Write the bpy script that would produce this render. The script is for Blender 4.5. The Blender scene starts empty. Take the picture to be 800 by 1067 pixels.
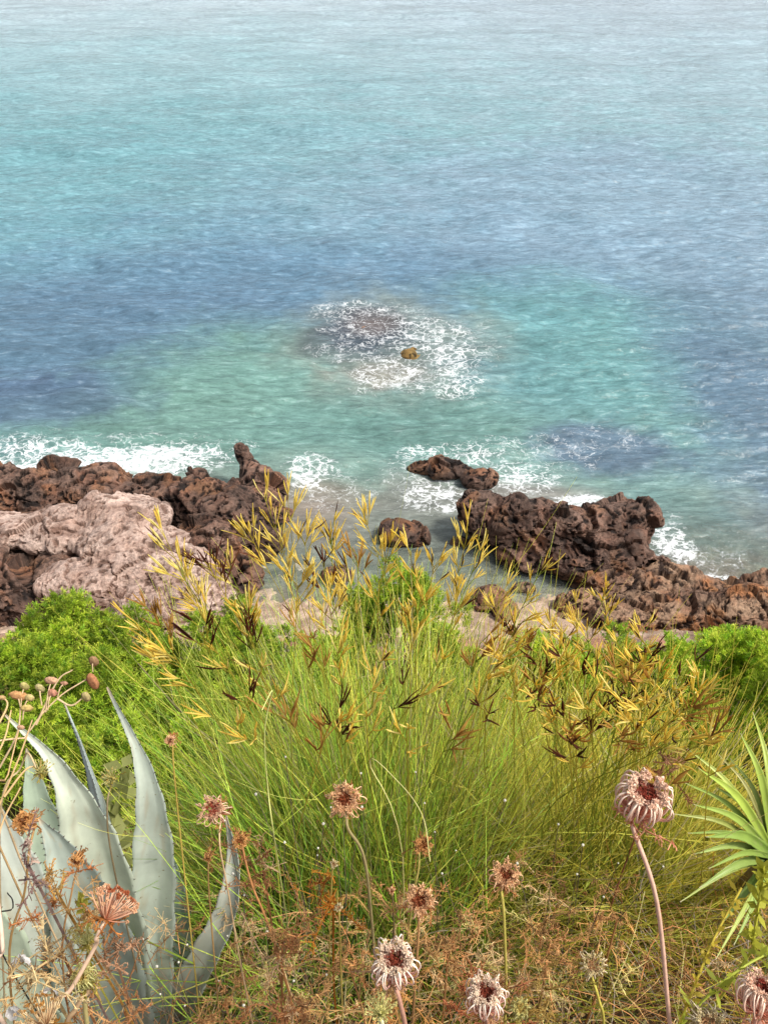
import bpy, math, random
import numpy as np
from mathutils import Vector
R = math.radians
rng = np.random.default_rng(7)
random.seed(7)
scene = bpy.context.scene
COL = scene.collection

# ------------------------------------------------------------------ camera model
CZ = 15.0; PITCH = R(38.0); F = 880.0
FW = np.array([0, math.cos(PITCH), -math.sin(PITCH)]); UP = np.array([0, math.sin(PITCH), math.cos(PITCH)])
CAM = np.array([0, 0, CZ])
def ray(px, py): return FW + np.array([1., 0, 0])*((px-400)/F) + UP*((533.5-py)/F)
def onz(px, py, z=0.0):
    d = ray(px, py); return CAM + d*((z-CZ)/d[2])
def ond(px, py, y):
    d = ray(px, py); return CAM + d*(y/d[1])
def at(px, py, r):                      # r = depth along the view axis
    return CAM + ray(px, py)*r

# ------------------------------------------------------------------ small library
def lin(h):
    h = h.lstrip('#'); c = np.array([int(h[i:i+2], 16)/255 for i in (0, 2, 4)])
    return np.where(c <= .04045, c/12.92, ((c+.055)/1.055)**2.4)
def L(*hs): return np.array([lin(h) for h in hs])
def smooth(a, b, x):
    t = np.clip((x-a)/(b-a), 0, 1); return t*t*(3-2*t)
_perm = np.random.default_rng(3).permutation(256); _perm = np.concatenate([_perm, _perm, _perm])
_g = np.random.default_rng(4).normal(size=(256, 3)); _g /= np.linalg.norm(_g, axis=1)[:, None]
def perlin(p):
    p = np.asarray(p, float); i = np.floor(p).astype(np.int64); f = p-i; i &= 255
    u = f*f*f*(f*(f*6-15)+10); out = 0
    for dx in (0, 1):
        wx = u[:, 0] if dx else 1-u[:, 0]
        for dy in (0, 1):
            wy = u[:, 1] if dy else 1-u[:, 1]
            for dz in (0, 1):
                wz = u[:, 2] if dz else 1-u[:, 2]
                h = _perm[_perm[_perm[(i[:, 0]+dx) & 255]+((i[:, 1]+dy) & 255)]+((i[:, 2]+dz) & 255)]
                g = _g[h]
                out = out+wx*wy*wz*(g[:, 0]*(f[:, 0]-dx)+g[:, 1]*(f[:, 1]-dy)+g[:, 2]*(f[:, 2]-dz))
    return out*1.6
def fbm(p, o=4, g=.5, l=2.03):
    s = 0; a = 1; p = np.asarray(p, float)
    for k in range(o): s = s+a*perlin(p+k*17.3); a *= g; p = p*l
    return s
def ridged(p, o=4, g=.5, l=2.1):
    s = 0; a = 1; p = np.asarray(p, float)
    for k in range(o): s = s+a*(1-2*np.abs(perlin(p+k*11.7))); a *= g; p = p*l
    return s

def _h(i, k):
    return _perm[_perm[_perm[(i[..., 0]+k*31) & 255]+(i[..., 1] & 255)]+(i[..., 2] & 255)]/255.
def facets(p, scale):
    """angular blocks: every cell is a tilted plane; returns height and crack distance"""
    q = p*scale; i0 = np.floor(q).astype(np.int64); b1 = np.full(len(p), 9.); b2 = np.full(len(p), 9.); H = np.zeros(len(p))
    for dx in (-1, 0, 1):
        for dy in (-1, 0, 1):
            for dz in (-1, 0, 1):
                i = i0+[dx, dy, dz]; s = i+np.stack([_h(i, 1), _h(i, 2), _h(i, 3)], -1); v = q-s; d = (v**2).sum(1)
                g = np.stack([_h(i, 4), _h(i, 5), _h(i, 6)], -1)-.5; h = (v*g).sum(1)*1.6+_h(i, 7)-.5
                n = d < b1; b2 = np.where(n, b1, np.minimum(b2, d)); b1 = np.where(n, d, b1); H = np.where(n, h, H)
    return H/scale, (np.sqrt(b2)-np.sqrt(b1))/scale

def build(name, V, faces, mat, parent=None, col=None, smooth_sh=False, fattr=None, **props):
    """V (N,3); faces: list of int arrays (M,k)."""
    me = bpy.data.meshes.new(name); V = np.ascontiguousarray(V, np.float32)
    me.vertices.add(len(V)); me.vertices.foreach_set('co', V.ravel())
    faces = [np.asarray(f, np.int32) for f in faces if len(f)]
    tot = np.concatenate([np.full(len(f), f.shape[1], np.int32) for f in faces])
    idx = np.concatenate([f.ravel() for f in faces])
    me.loops.add(len(idx)); me.loops.foreach_set('vertex_index', idx)
    me.polygons.add(len(tot)); st = np.concatenate([[0], np.cumsum(tot)[:-1]]).astype(np.int32)
    me.polygons.foreach_set('loop_start', st); me.polygons.foreach_set('loop_total', tot)
    me.polygons.foreach_set('use_smooth', np.full(len(tot), smooth_sh))
    me.update(calc_edges=True)
    if col is not None:
        a = me.color_attributes.new('col', 'FLOAT_COLOR', 'POINT')
        c = np.ones((len(V), 4), np.float32); c[:, :3] = np.clip(col, 0, 1); a.data.foreach_set('color', c.ravel())
    for k, v in (fattr or {}).items():
        a = me.attributes.new(k, 'FLOAT', 'POINT'); a.data.foreach_set('value', np.asarray(v, np.float32))
    me.materials.append(mat)
    o = bpy.data.objects.new(name, me); COL.objects.link(o)
    if parent is not None:
        o.parent = parent; o.matrix_parent_inverse = parent.matrix_world.inverted()
    for k, v in props.items(): o[k] = v
    return o
def thing(name, loc, label, cat, group=None):
    o = bpy.data.objects.new(name, None); o.empty_display_size = .1; COL.objects.link(o)
    o.location = Vector([float(v) for v in loc]); bpy.context.view_layer.update()
    o['label'] = label; o['category'] = cat
    if group: o['group'] = group
    return o
class Mesh:
    """collects pieces with per-vertex colours"""
    def __init__(s): s.V = []; s.F = {}; s.C = []; s.n = 0
    def add(s, V, fs, C):
        V = np.asarray(V, float).reshape(-1, 3); C = np.broadcast_to(np.asarray(C, float), V.shape)
        for f in fs:
            f = np.asarray(f)
            if len(f): s.F.setdefault(f.shape[1], []).append(f+s.n)
        s.V.append(V); s.C.append(C); s.n += len(V)
    def out(s, name, mat, parent=None, smooth_sh=False, **props):
        return build(name, np.concatenate(s.V), [np.concatenate(v) for v in s.F.values()], mat, parent,
                     np.concatenate(s.C), smooth_sh, **props)
def norm(v): return v/(np.linalg.norm(v, axis=-1, keepdims=True)+1e-12)
def tubes(P, rad, sides=3):
    """P (K,S,3), rad (K,S) -> verts, quads, S, sides"""
    K, S, _ = P.shape
    T = norm(np.gradient(P, axis=1)); ref = norm(np.random.default_rng(1).normal(size=(K, 1, 3)))
    n = norm(np.cross(T, ref)); b = np.cross(T, n)
    a = np.arange(sides)*2*np.pi/sides
    V = P[:, :, None]+rad[:, :, None, None]*(n[:, :, None]*np.cos(a)[:, None]+b[:, :, None]*np.sin(a)[:, None])
    k = np.arange(K)[:, None, None]*S*sides; j = np.arange(S-1)[None, :, None]*sides; i = np.arange(sides)[None, None]
    i2 = (i+1) % sides
    q = np.stack([k+j+i, k+j+i2, k+j+sides+i2, k+j+sides+i], -1).reshape(-1, 4)
    return V.reshape(-1, 3), q
def tubecol(C, sides): return np.repeat(C.reshape(-1, 3), sides, axis=0)   # C (K,S,3)
def curve(pts, S):
    """Catmull-Rom through pts (n,3)"""
    p = np.asarray(pts, float); p = np.vstack([2*p[0]-p[1], p, 2*p[-1]-p[-2]]); n = len(p)-3
    t = np.linspace(0, n-1e-6, S); i = t.astype(int); f = (t-i)[:, None]
    a, b, c, d = p[i], p[i+1], p[i+2], p[i+3]
    return .5*((2*b)+(-a+c)*f+(2*a-5*b+4*c-d)*f**2+(-a+3*b-3*c+d)*f**3)
def pick(pal, n, w=None): return pal[rng.choice(len(pal), n, p=w)]
def mixc(a, b, t): return a+(b-a)*t

# ------------------------------------------------------------------ materials
def newmat(name):
    m = bpy.data.materials.new(name); m.use_nodes = True; nt = m.node_tree; nt.nodes.clear(); return m, nt
def N(nt, t, **kw):
    n = nt.nodes.new(t)
    for k, v in kw.items():
        if k in n.inputs: n.inputs[k].default_value = v
        else: setattr(n, k, v)
    return n
def plant_mat(name, rough=.6, trans=.3, var=.25, scale=40, spec=.3, bump=0.):
    m, nt = newmat(name); lk = nt.links.new
    at_ = N(nt, 'ShaderNodeAttribute', attribute_name='col'); tc = N(nt, 'ShaderNodeTexCoord')
    no = N(nt, 'ShaderNodeTexNoise', Scale=scale, Detail=4.0); lk(tc.outputs['Object'], no.inputs['Vector'])
    mr = N(nt, 'ShaderNodeMapRange'); mr.inputs['To Min'].default_value = 1-var; mr.inputs['To Max'].default_value = 1+var
    mr.inputs['From Min'].default_value = .25; mr.inputs['From Max'].default_value = .75
    lk(no.outputs['Fac'], mr.inputs['Value'])
    mul = N(nt, 'ShaderNodeVectorMath', operation='SCALE'); lk(at_.outputs['Color'], mul.inputs[0]); lk(mr.outputs[0], mul.inputs['Scale'])
    p = N(nt, 'ShaderNodeBsdfPrincipled', Roughness=rough); p.inputs['Specular IOR Level'].default_value = spec
    lk(mul.outputs[0], p.inputs['Base Color'])
    if bump:
        b = N(nt, 'ShaderNodeBump', Strength=bump, Distance=.002); lk(no.outputs['Fac'], b.inputs['Height']); lk(b.outputs[0], p.inputs['Normal'])
    out = N(nt, 'ShaderNodeOutputMaterial')
    if trans:
        t = N(nt, 'ShaderNodeBsdfTranslucent'); lk(mul.outputs[0], t.inputs['Color'])
        mx = N(nt, 'ShaderNodeMixShader', Fac=trans); lk(p.outputs[0], mx.inputs[1]); lk(t.outputs[0], mx.inputs[2]); lk(mx.outputs[0], out.inputs['Surface'])
    else: lk(p.outputs[0], out.inputs['Surface'])
    return m
M_grass = plant_mat('grass_blades', .5, .5, .2, 60)
M_leaf = plant_mat('shrub_leaves', .55, .5, .25, 25)
M_dry = plant_mat('dry_plant', .8, .4, .3, 90, .15)
M_stem = plant_mat('seed_stem', .65, .0, .15, 150, .3)
M_seed = plant_mat('seed_fuzz', .9, .15, .35, 300, .1)
M_wood = plant_mat('twig_bark', .9, 0, .35, 60, .1, .6)
M_sword = plant_mat('sword_leaf', .4, .2, .12, 20, .4)

def agave_mat():
    m, nt = newmat('agave_skin'); lk = nt.links.new
    a = N(nt, 'ShaderNodeAttribute', attribute_name='col'); tc = N(nt, 'ShaderNodeTexCoord')
    n1 = N(nt, 'ShaderNodeTexNoise', Scale=14.0, Detail=6.0, Roughness=.6); n2 = N(nt, 'ShaderNodeTexNoise', Scale=120.0, Detail=3.0)
    lk(tc.outputs['Object'], n1.inputs['Vector']); lk(tc.outputs['Object'], n2.inputs['Vector'])
    r = N(nt, 'ShaderNodeMapRange'); r.inputs['From Min'].default_value = .3; r.inputs['From Max'].default_value = .7
    r.inputs['To Min'].default_value = .8; r.inputs['To Max'].default_value = 1.15; lk(n1.outputs['Fac'], r.inputs['Value'])
    mu = N(nt, 'ShaderNodeVectorMath', operation='SCALE'); lk(a.outputs['Color'], mu.inputs[0]); lk(r.outputs[0], mu.inputs['Scale'])
    # little brown scars
    r2 = N(nt, 'ShaderNodeMapRange'); r2.inputs['From Min'].default_value = .68; r2.inputs['From Max'].default_value = .74; lk(n2.outputs['Fac'], r2.inputs['Value'])
    mx = N(nt, 'ShaderNodeMix', data_type='RGBA'); lk(r2.outputs[0], mx.inputs['Factor']); lk(mu.outputs[0], mx.inputs['A'])
    mx.inputs['B'].default_value = (*lin('#8a8265'), 1)
    p = N(nt, 'ShaderNodeBsdfPrincipled', Roughness=.5); p.inputs['Specular IOR Level'].default_value = .35
    p.inputs['Subsurface Weight'].default_value = .0
    lk(mx.outputs['Result'], p.inputs['Base Color'])
    b = N(nt, 'ShaderNodeBump', Strength=.25, Distance=.004); lk(n1.outputs['Fac'], b.inputs['Height']); lk(b.outputs[0], p.inputs['Normal'])
    o = N(nt, 'ShaderNodeOutputMaterial'); lk(p.outputs[0], o.inputs['Surface']); return m
M_agave = agave_mat()

def rock_mat(name, tint, pitdark=.25, scale=1.0):
    m, nt = newmat(name); lk = nt.links.new
    a = N(nt, 'ShaderNodeAttribute', attribute_name='col'); tc = N(nt, 'ShaderNodeTexCoord')
    big = N(nt, 'ShaderNodeTexNoise', Scale=1.8*scale, Detail=8.0, Roughness=.65)
    fine = N(nt, 'ShaderNodeTexNoise', Scale=11.0*scale, Detail=8.0, Roughness=.7)
    vor = N(nt, 'ShaderNodeTexVoronoi', Scale=7.0*scale, Randomness=1.0)
    vor2 = N(nt, 'ShaderNodeTexVoronoi', Scale=19.0*scale, Randomness=1.0)
    wn = N(nt, 'ShaderNodeVectorMath', operation='MULTIPLY_ADD'); lk(fine.outputs['Color'], wn.inputs[0]); wn.inputs[1].default_value = (.16,)*3
    for x in (big, fine): lk(tc.outputs['Object'], x.inputs['Vector'])
    lk(tc.outputs['Object'], wn.inputs[2])
    for x in (vor, vor2): lk(wn.outputs[0], x.inputs['Vector'])
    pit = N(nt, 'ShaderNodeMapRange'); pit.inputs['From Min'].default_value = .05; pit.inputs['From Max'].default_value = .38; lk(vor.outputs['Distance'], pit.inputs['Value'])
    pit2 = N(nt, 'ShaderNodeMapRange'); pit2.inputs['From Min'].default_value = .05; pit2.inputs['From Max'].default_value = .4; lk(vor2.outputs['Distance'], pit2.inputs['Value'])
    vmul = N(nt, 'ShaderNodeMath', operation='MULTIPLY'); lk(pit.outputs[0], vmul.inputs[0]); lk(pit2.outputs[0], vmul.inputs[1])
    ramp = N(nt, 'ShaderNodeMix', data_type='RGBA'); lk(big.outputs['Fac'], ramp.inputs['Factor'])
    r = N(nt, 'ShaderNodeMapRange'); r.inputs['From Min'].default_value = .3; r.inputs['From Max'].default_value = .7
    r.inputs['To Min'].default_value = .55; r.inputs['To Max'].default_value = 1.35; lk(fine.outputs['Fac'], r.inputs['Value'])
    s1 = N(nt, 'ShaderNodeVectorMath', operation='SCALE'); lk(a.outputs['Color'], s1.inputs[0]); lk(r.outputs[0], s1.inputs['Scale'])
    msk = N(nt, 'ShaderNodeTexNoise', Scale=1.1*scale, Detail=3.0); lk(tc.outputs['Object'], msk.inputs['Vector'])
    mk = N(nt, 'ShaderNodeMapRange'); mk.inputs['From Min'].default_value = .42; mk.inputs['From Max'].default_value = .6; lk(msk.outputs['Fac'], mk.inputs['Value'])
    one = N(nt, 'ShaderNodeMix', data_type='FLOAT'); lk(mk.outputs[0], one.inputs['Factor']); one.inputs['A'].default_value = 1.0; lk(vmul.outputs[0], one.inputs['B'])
    pd = N(nt, 'ShaderNodeMapRange'); pd.inputs['To Min'].default_value = pitdark; lk(one.outputs['Result'], pd.inputs['Value'])  # pit shading painted in: recesses darken the base colour
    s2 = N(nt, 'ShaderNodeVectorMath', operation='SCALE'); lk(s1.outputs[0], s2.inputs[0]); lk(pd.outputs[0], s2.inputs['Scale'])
    rb = N(nt, 'ShaderNodeMapRange'); rb.inputs['From Min'].default_value = .45; rb.inputs['From Max'].default_value = .68; lk(big.outputs['Fac'], rb.inputs['Value'])
    rb.inputs['To Max'].default_value = .55
    mx = N(nt, 'ShaderNodeMix', data_type='RGBA', blend_type='MULTIPLY'); lk(rb.outputs[0], mx.inputs['Factor']); lk(s2.outputs[0], mx.inputs['A']); mx.inputs['B'].default_value = (*tint, 1)
    p = N(nt, 'ShaderNodeBsdfPrincipled', Roughness=.75); p.inputs['Specular IOR Level'].default_value = .3
    lk(mx.outputs['Result'], p.inputs['Base Color'])
    h = N(nt, 'ShaderNodeMath', operation='ADD'); lk(one.outputs['Result'], h.inputs[0]); lk(fine.outputs['Fac'], h.inputs[1])
    b = N(nt, 'ShaderNodeBump', Strength=.9, Distance=.03/scale); lk(h.outputs[0], b.inputs['Height']); lk(b.outputs[0], p.inputs['Normal'])
    o = N(nt, 'ShaderNodeOutputMaterial'); lk(p.outputs[0], o.inputs['Surface']); return m
M_rock = rock_mat('dark_volcanic_rock', (1.25, .85, .65), .3)
M_slab = rock_mat('pale_weathered_rock', (.95, .84, .78), .55, 1.3)
M_ground = rock_mat('stony_soil', (.8, .7, .6), .5, 2.5)

def water_mat():
    m, nt = newmat('sea_water'); lk = nt.links.new
    geo = N(nt, 'ShaderNodeNewGeometry')
    a = N(nt, 'ShaderNodeAttribute', attribute_name='col'); fo = N(nt, 'ShaderNodeAttribute', attribute_name='foam'); al = N(nt, 'ShaderNodeAttribute', attribute_name='cover')
    def mapped(sx, sy, rot=0):
        mp = N(nt, 'ShaderNodeMapping'); mp.inputs['Scale'].default_value = (sx, sy, 1); mp.inputs['Rotation'].default_value = (0, 0, rot)
        lk(geo.outputs['Position'], mp.inputs['Vector']); return mp
    m1 = mapped(.55, 1.7, R(4)); m2 = mapped(.6, 1.7, R(-6)); m3 = mapped(.16, .5, R(4))
    n1 = N(nt, 'ShaderNodeTexNoise', Scale=2.2, Detail=5.0, Roughness=.6); lk(m1.outputs[0], n1.inputs['Vector'])
    n2 = N(nt, 'ShaderNodeTexNoise', Scale=6.0, Detail=4.0, Roughness=.6); lk(m2.outputs[0], n2.inputs['Vector'])
    n3 = N(nt, 'ShaderNodeTexNoise', Scale=1.0, Detail=4.0); lk(m3.outputs[0], n3.inputs['Vector'])
    b1 = N(nt, 'ShaderNodeBump', Strength=1.0, Distance=.10); lk(n1.outputs['Fac'], b1.inputs['Height'])
    b2 = N(nt, 'ShaderNodeBump', Strength=1.0, Distance=.03); lk(n2.outputs['Fac'], b2.inputs['Height']); lk(b1.outputs[0], b2.inputs['Normal'])
    # patchy tone, plus wave light and dark painted into the colour
    r = N(nt, 'ShaderNodeMapRange'); r.inputs['From Min'].default_value = .3; r.inputs['From Max'].default_value = .7
    r.inputs['To Min'].default_value = .9; r.inputs['To Max'].default_value = 1.1; lk(n3.outputs['Fac'], r.inputs['Value'])
    m4 = mapped(.75, 2.2, R(3)); m5 = mapped(.16, .55, R(-3)); n5 = N(nt, 'ShaderNodeTexNoise', Scale=1.6, Detail=5.0, Roughness=.6, Distortion=.5); lk(m5.outputs[0], n5.inputs['Vector']); n4 = N(nt, 'ShaderNodeTexNoise', Scale=2.0, Detail=8.0, Roughness=.72, Distortion=.35); lk(m4.outputs[0], n4.inputs['Vector'])
    cr = N(nt, 'ShaderNodeMapRange'); cr.inputs['From Min'].default_value = .38; cr.inputs['From Max'].default_value = .62; cr.inputs['To Min'].default_value = .70; cr.inputs['To Max'].default_value = 1.2; lk(n4.outputs['Fac'], cr.inputs['Value'])  # crests lightened, troughs darkened in the colour, as wave shading
    c5 = N(nt, 'ShaderNodeMapRange'); c5.inputs['From Min'].default_value = .35; c5.inputs['From Max'].default_value = .65; c5.inputs['To Min'].default_value = .93; c5.inputs['To Max'].default_value = 1.06; lk(n5.outputs['Fac'], c5.inputs['Value'])
    r5 = N(nt, 'ShaderNodeMath', operation='MULTIPLY'); lk(r.outputs[0], r5.inputs[0]); lk(c5.outputs[0], r5.inputs[1])
    rr = N(nt, 'ShaderNodeMath', operation='MULTIPLY'); lk(r5.outputs[0], rr.inputs[0]); lk(cr.outputs[0], rr.inputs[1])
    s0 = N(nt, 'ShaderNodeVectorMath', operation='SCALE'); lk(a.outputs['Color'], s0.inputs[0]); lk(rr.outputs[0], s0.inputs['Scale'])
    st_ = N(nt, 'ShaderNodeMapRange'); st_.inputs['From Min'].default_value = .58; st_.inputs['From Max'].default_value = .68; st_.inputs['To Max'].default_value = .2; lk(n4.outputs['Fac'], st_.inputs['Value'])  # pale crest streaks: sky glints painted into the base colour
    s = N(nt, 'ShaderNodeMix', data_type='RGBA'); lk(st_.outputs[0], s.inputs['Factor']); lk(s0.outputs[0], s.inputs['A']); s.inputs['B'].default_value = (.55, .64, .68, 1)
    # foam web
    fm = mapped(1, 1.25, R(10))
    w = N(nt, 'ShaderNodeTexNoise', Scale=1.7, Detail=5.0, Roughness=.6); lk(fm.outputs[0], w.inputs['Vector'])
    wa = N(nt, 'ShaderNodeVectorMath', operation='MULTIPLY_ADD'); lk(w.outputs['Color'], wa.inputs[0]); wa.inputs[1].default_value = (1.3, 1.3, 0); lk(fm.outputs[0], wa.inputs[2])
    def web(scale, width):
        v = N(nt, 'ShaderNodeTexVoronoi', feature='DISTANCE_TO_EDGE', Scale=scale); lk(wa.outputs[0], v.inputs['Vector'])
        q = N(nt, 'ShaderNodeMapRange'); q.inputs['From Min'].default_value = 0; q.inputs['From Max'].default_value = width
        q.inputs['To Min'].default_value = 1; q.inputs['To Max'].default_value = 0; lk(v.outputs['Distance'], q.inputs['Value']); return q
    wb1, wb2 = web(3.2, .17), web(8.0, .26)
    mxw = N(nt, 'ShaderNodeMath', operation='MULTIPLY_ADD'); lk(wb2.outputs[0], mxw.inputs[0]); mxw.inputs[1].default_value = .55; lk(wb1.outputs[0], mxw.inputs[2])
    br = N(nt, 'ShaderNodeTexNoise', Scale=1.3, Detail=9.0, Roughness=.78); lk(fm.outputs[0], br.inputs['Vector'])
    ad = N(nt, 'ShaderNodeMath', operation='MULTIPLY_ADD'); lk(br.outputs['Fac'], ad.inputs[0]); ad.inputs[1].default_value = 3.2; lk(mxw.outputs[0], ad.inputs[2])
    # value = web + 2.6*noise(~1.3) + 2*foam - thresh
    f2 = N(nt, 'ShaderNodeMath', operation='MULTIPLY_ADD'); lk(fo.outputs['Fac'], f2.inputs[0]); f2.inputs[1].default_value = 2.3; lk(ad.outputs[0], f2.inputs[2])
    fr = N(nt, 'ShaderNodeMapRange'); fr.inputs['From Min'].default_value = 3.7; fr.inputs['From Max'].default_value = 4.8; fr.inputs['To Max'].default_value = .9; lk(f2.outputs[0], fr.inputs['Value'])
    gate = N(nt, 'ShaderNodeMapRange'); gate.inputs['From Min'].default_value = .02; gate.inputs['From Max'].default_value = .3; lk(fo.outputs['Fac'], gate.inputs['Value'])
    ff = N(nt, 'ShaderNodeMath', operation='MULTIPLY', use_clamp=True); lk(fr.outputs[0], ff.inputs[0]); lk(gate.outputs[0], ff.inputs[1])
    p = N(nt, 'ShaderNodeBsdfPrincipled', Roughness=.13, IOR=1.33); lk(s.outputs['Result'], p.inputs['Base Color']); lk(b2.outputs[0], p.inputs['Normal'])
    gl = N(nt, 'ShaderNodeBsdfTransparent'); gl.inputs['Color'].default_value = (.86, .95, .93, 1)
    gs = N(nt, 'ShaderNodeBsdfGlossy', Roughness=.1); lk(b2.outputs[0], gs.inputs['Normal'])
    fz = N(nt, 'ShaderNodeFresnel', IOR=1.33); lk(b2.outputs[0], fz.inputs['Normal'])
    clear = N(nt, 'ShaderNodeMixShader'); lk(fz.outputs[0], clear.inputs[0]); lk(gl.outputs[0], clear.inputs[1]); lk(gs.outputs[0], clear.inputs[2])
    body = N(nt, 'ShaderNodeMixShader'); lk(al.outputs['Fac'], body.inputs[0]); lk(clear.outputs[0], body.inputs[1]); lk(p.outputs[0], body.inputs[2])
    fd = N(nt, 'ShaderNodeBsdfDiffuse'); fd.inputs['Color'].default_value = (.82, .85, .87, 1)
    fin = N(nt, 'ShaderNodeMixShader'); lk(ff.outputs[0], fin.inputs[0]); lk(body.outputs[0], fin.inputs[1]); lk(fd.outputs[0], fin.inputs[2])
    o = N(nt, 'ShaderNodeOutputMaterial'); lk(fin.outputs[0], o.inputs['Surface']); return m
M_water = water_mat()

# ------------------------------------------------------------------ terrain
PD = np.array([-60, -6, 0, .6, 1.2, 1.8, 2.5, 4, 6, 9, 11, 13, 14.2, 15.5, 17.5, 20, 24, 40, 90])
PZ = np.array([20, 15., 13.35, 13.15, 12.6, 11.7, 10.6, 8.9, 6.9, 4.2, 2.3, 1.0, .3, -.03, -.2, -.55, -1.6, -5, -12])
def ground_z(x, y):
    x = np.asarray(x, float); y = np.asarray(y, float)
    z = np.interp(y, PD, PZ)
    p = np.stack([x, y, 0*x], -1).reshape(-1, 3)
    amp = np.interp(y, [-5, 1, 4, 12, 15, 30], [.2, .06, .3, .35, .12, .3])
    n = fbm(p*.5, 3).reshape(x.shape)+.35*fbm(p*2.3+5, 3).reshape(x.shape)
    return z+amp*n*.6
def gz(x, y): return float(ground_z(np.array([x]), np.array([y]))[0])
def make_ground():
    xs = np.concatenate([np.linspace(-60, -16, 40), np.linspace(-15.8, 15.8, 500), np.linspace(16, 60, 40)])
    ys = np.concatenate([np.linspace(-60, -1, 30), np.linspace(-.9, 24, 520), np.linspace(24.3, 60, 60)])
    X, Y = np.meshgrid(xs, ys); Z = ground_z(X, Y)
    p = np.stack([X, Y, 0*X], -1).reshape(-1, 3)
    Zf = Z.ravel()+np.where(np.abs(p[:, 1]-15) < 4, .07, .03)*ridged(p*2.6, 4)*np.interp(p[:, 1], [0, 4, 12, 20], [.4, 1, 1, .6])
    V = np.stack([X.ravel(), Y.ravel(), Zf], -1)
    n, m_ = X.shape[1], X.shape[0]
    i = np.arange(m_-1)[:, None]*n+np.arange(n-1)[None]; q = np.stack([i, i+1, i+n+1, i+n], -1).reshape(-1, 4)
    nz = fbm(p*.9+3, 4)[:, None]; nz2 = fbm(p*3+9, 3)[:, None]
    soil = mixc(lin('#4a3a2a'), lin('#6b5233'), smooth(-.5, .5, nz)); soil = mixc(soil, lin('#3f4a25'), smooth(.0, .6, nz2)*.6)
    red = mixc(lin('#a87c66'), lin('#9a8a7a'), smooth(-.3, .4, nz))
    shelf = mixc(lin('#a8917e'), lin('#c4ab96'), smooth(-.4, .4, nz2)); shelf = mixc(shelf, lin('#8a7260'), smooth(.1, .8, nz)*.7)
    bed = mixc(lin('#8f9182'), lin('#b5ad99'), smooth(-.4, .4, nz2)); bed = mixc(bed, lin('#8a6d58'), smooth(0, .6, nz)*.7)
    y = p[:, 1:2]
    c = mixc(soil, red, smooth(11, 12.6, y+.4*nz)); c = mixc(c, shelf, smooth(13.1, 13.9, y+.5*nz)); c = mixc(c, bed, smooth(15.4, 16.6, y+.3*nz))
    build('ground', V, [q], M_ground, col=c, smooth_sh=True, kind='structure')
make_ground()

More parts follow.
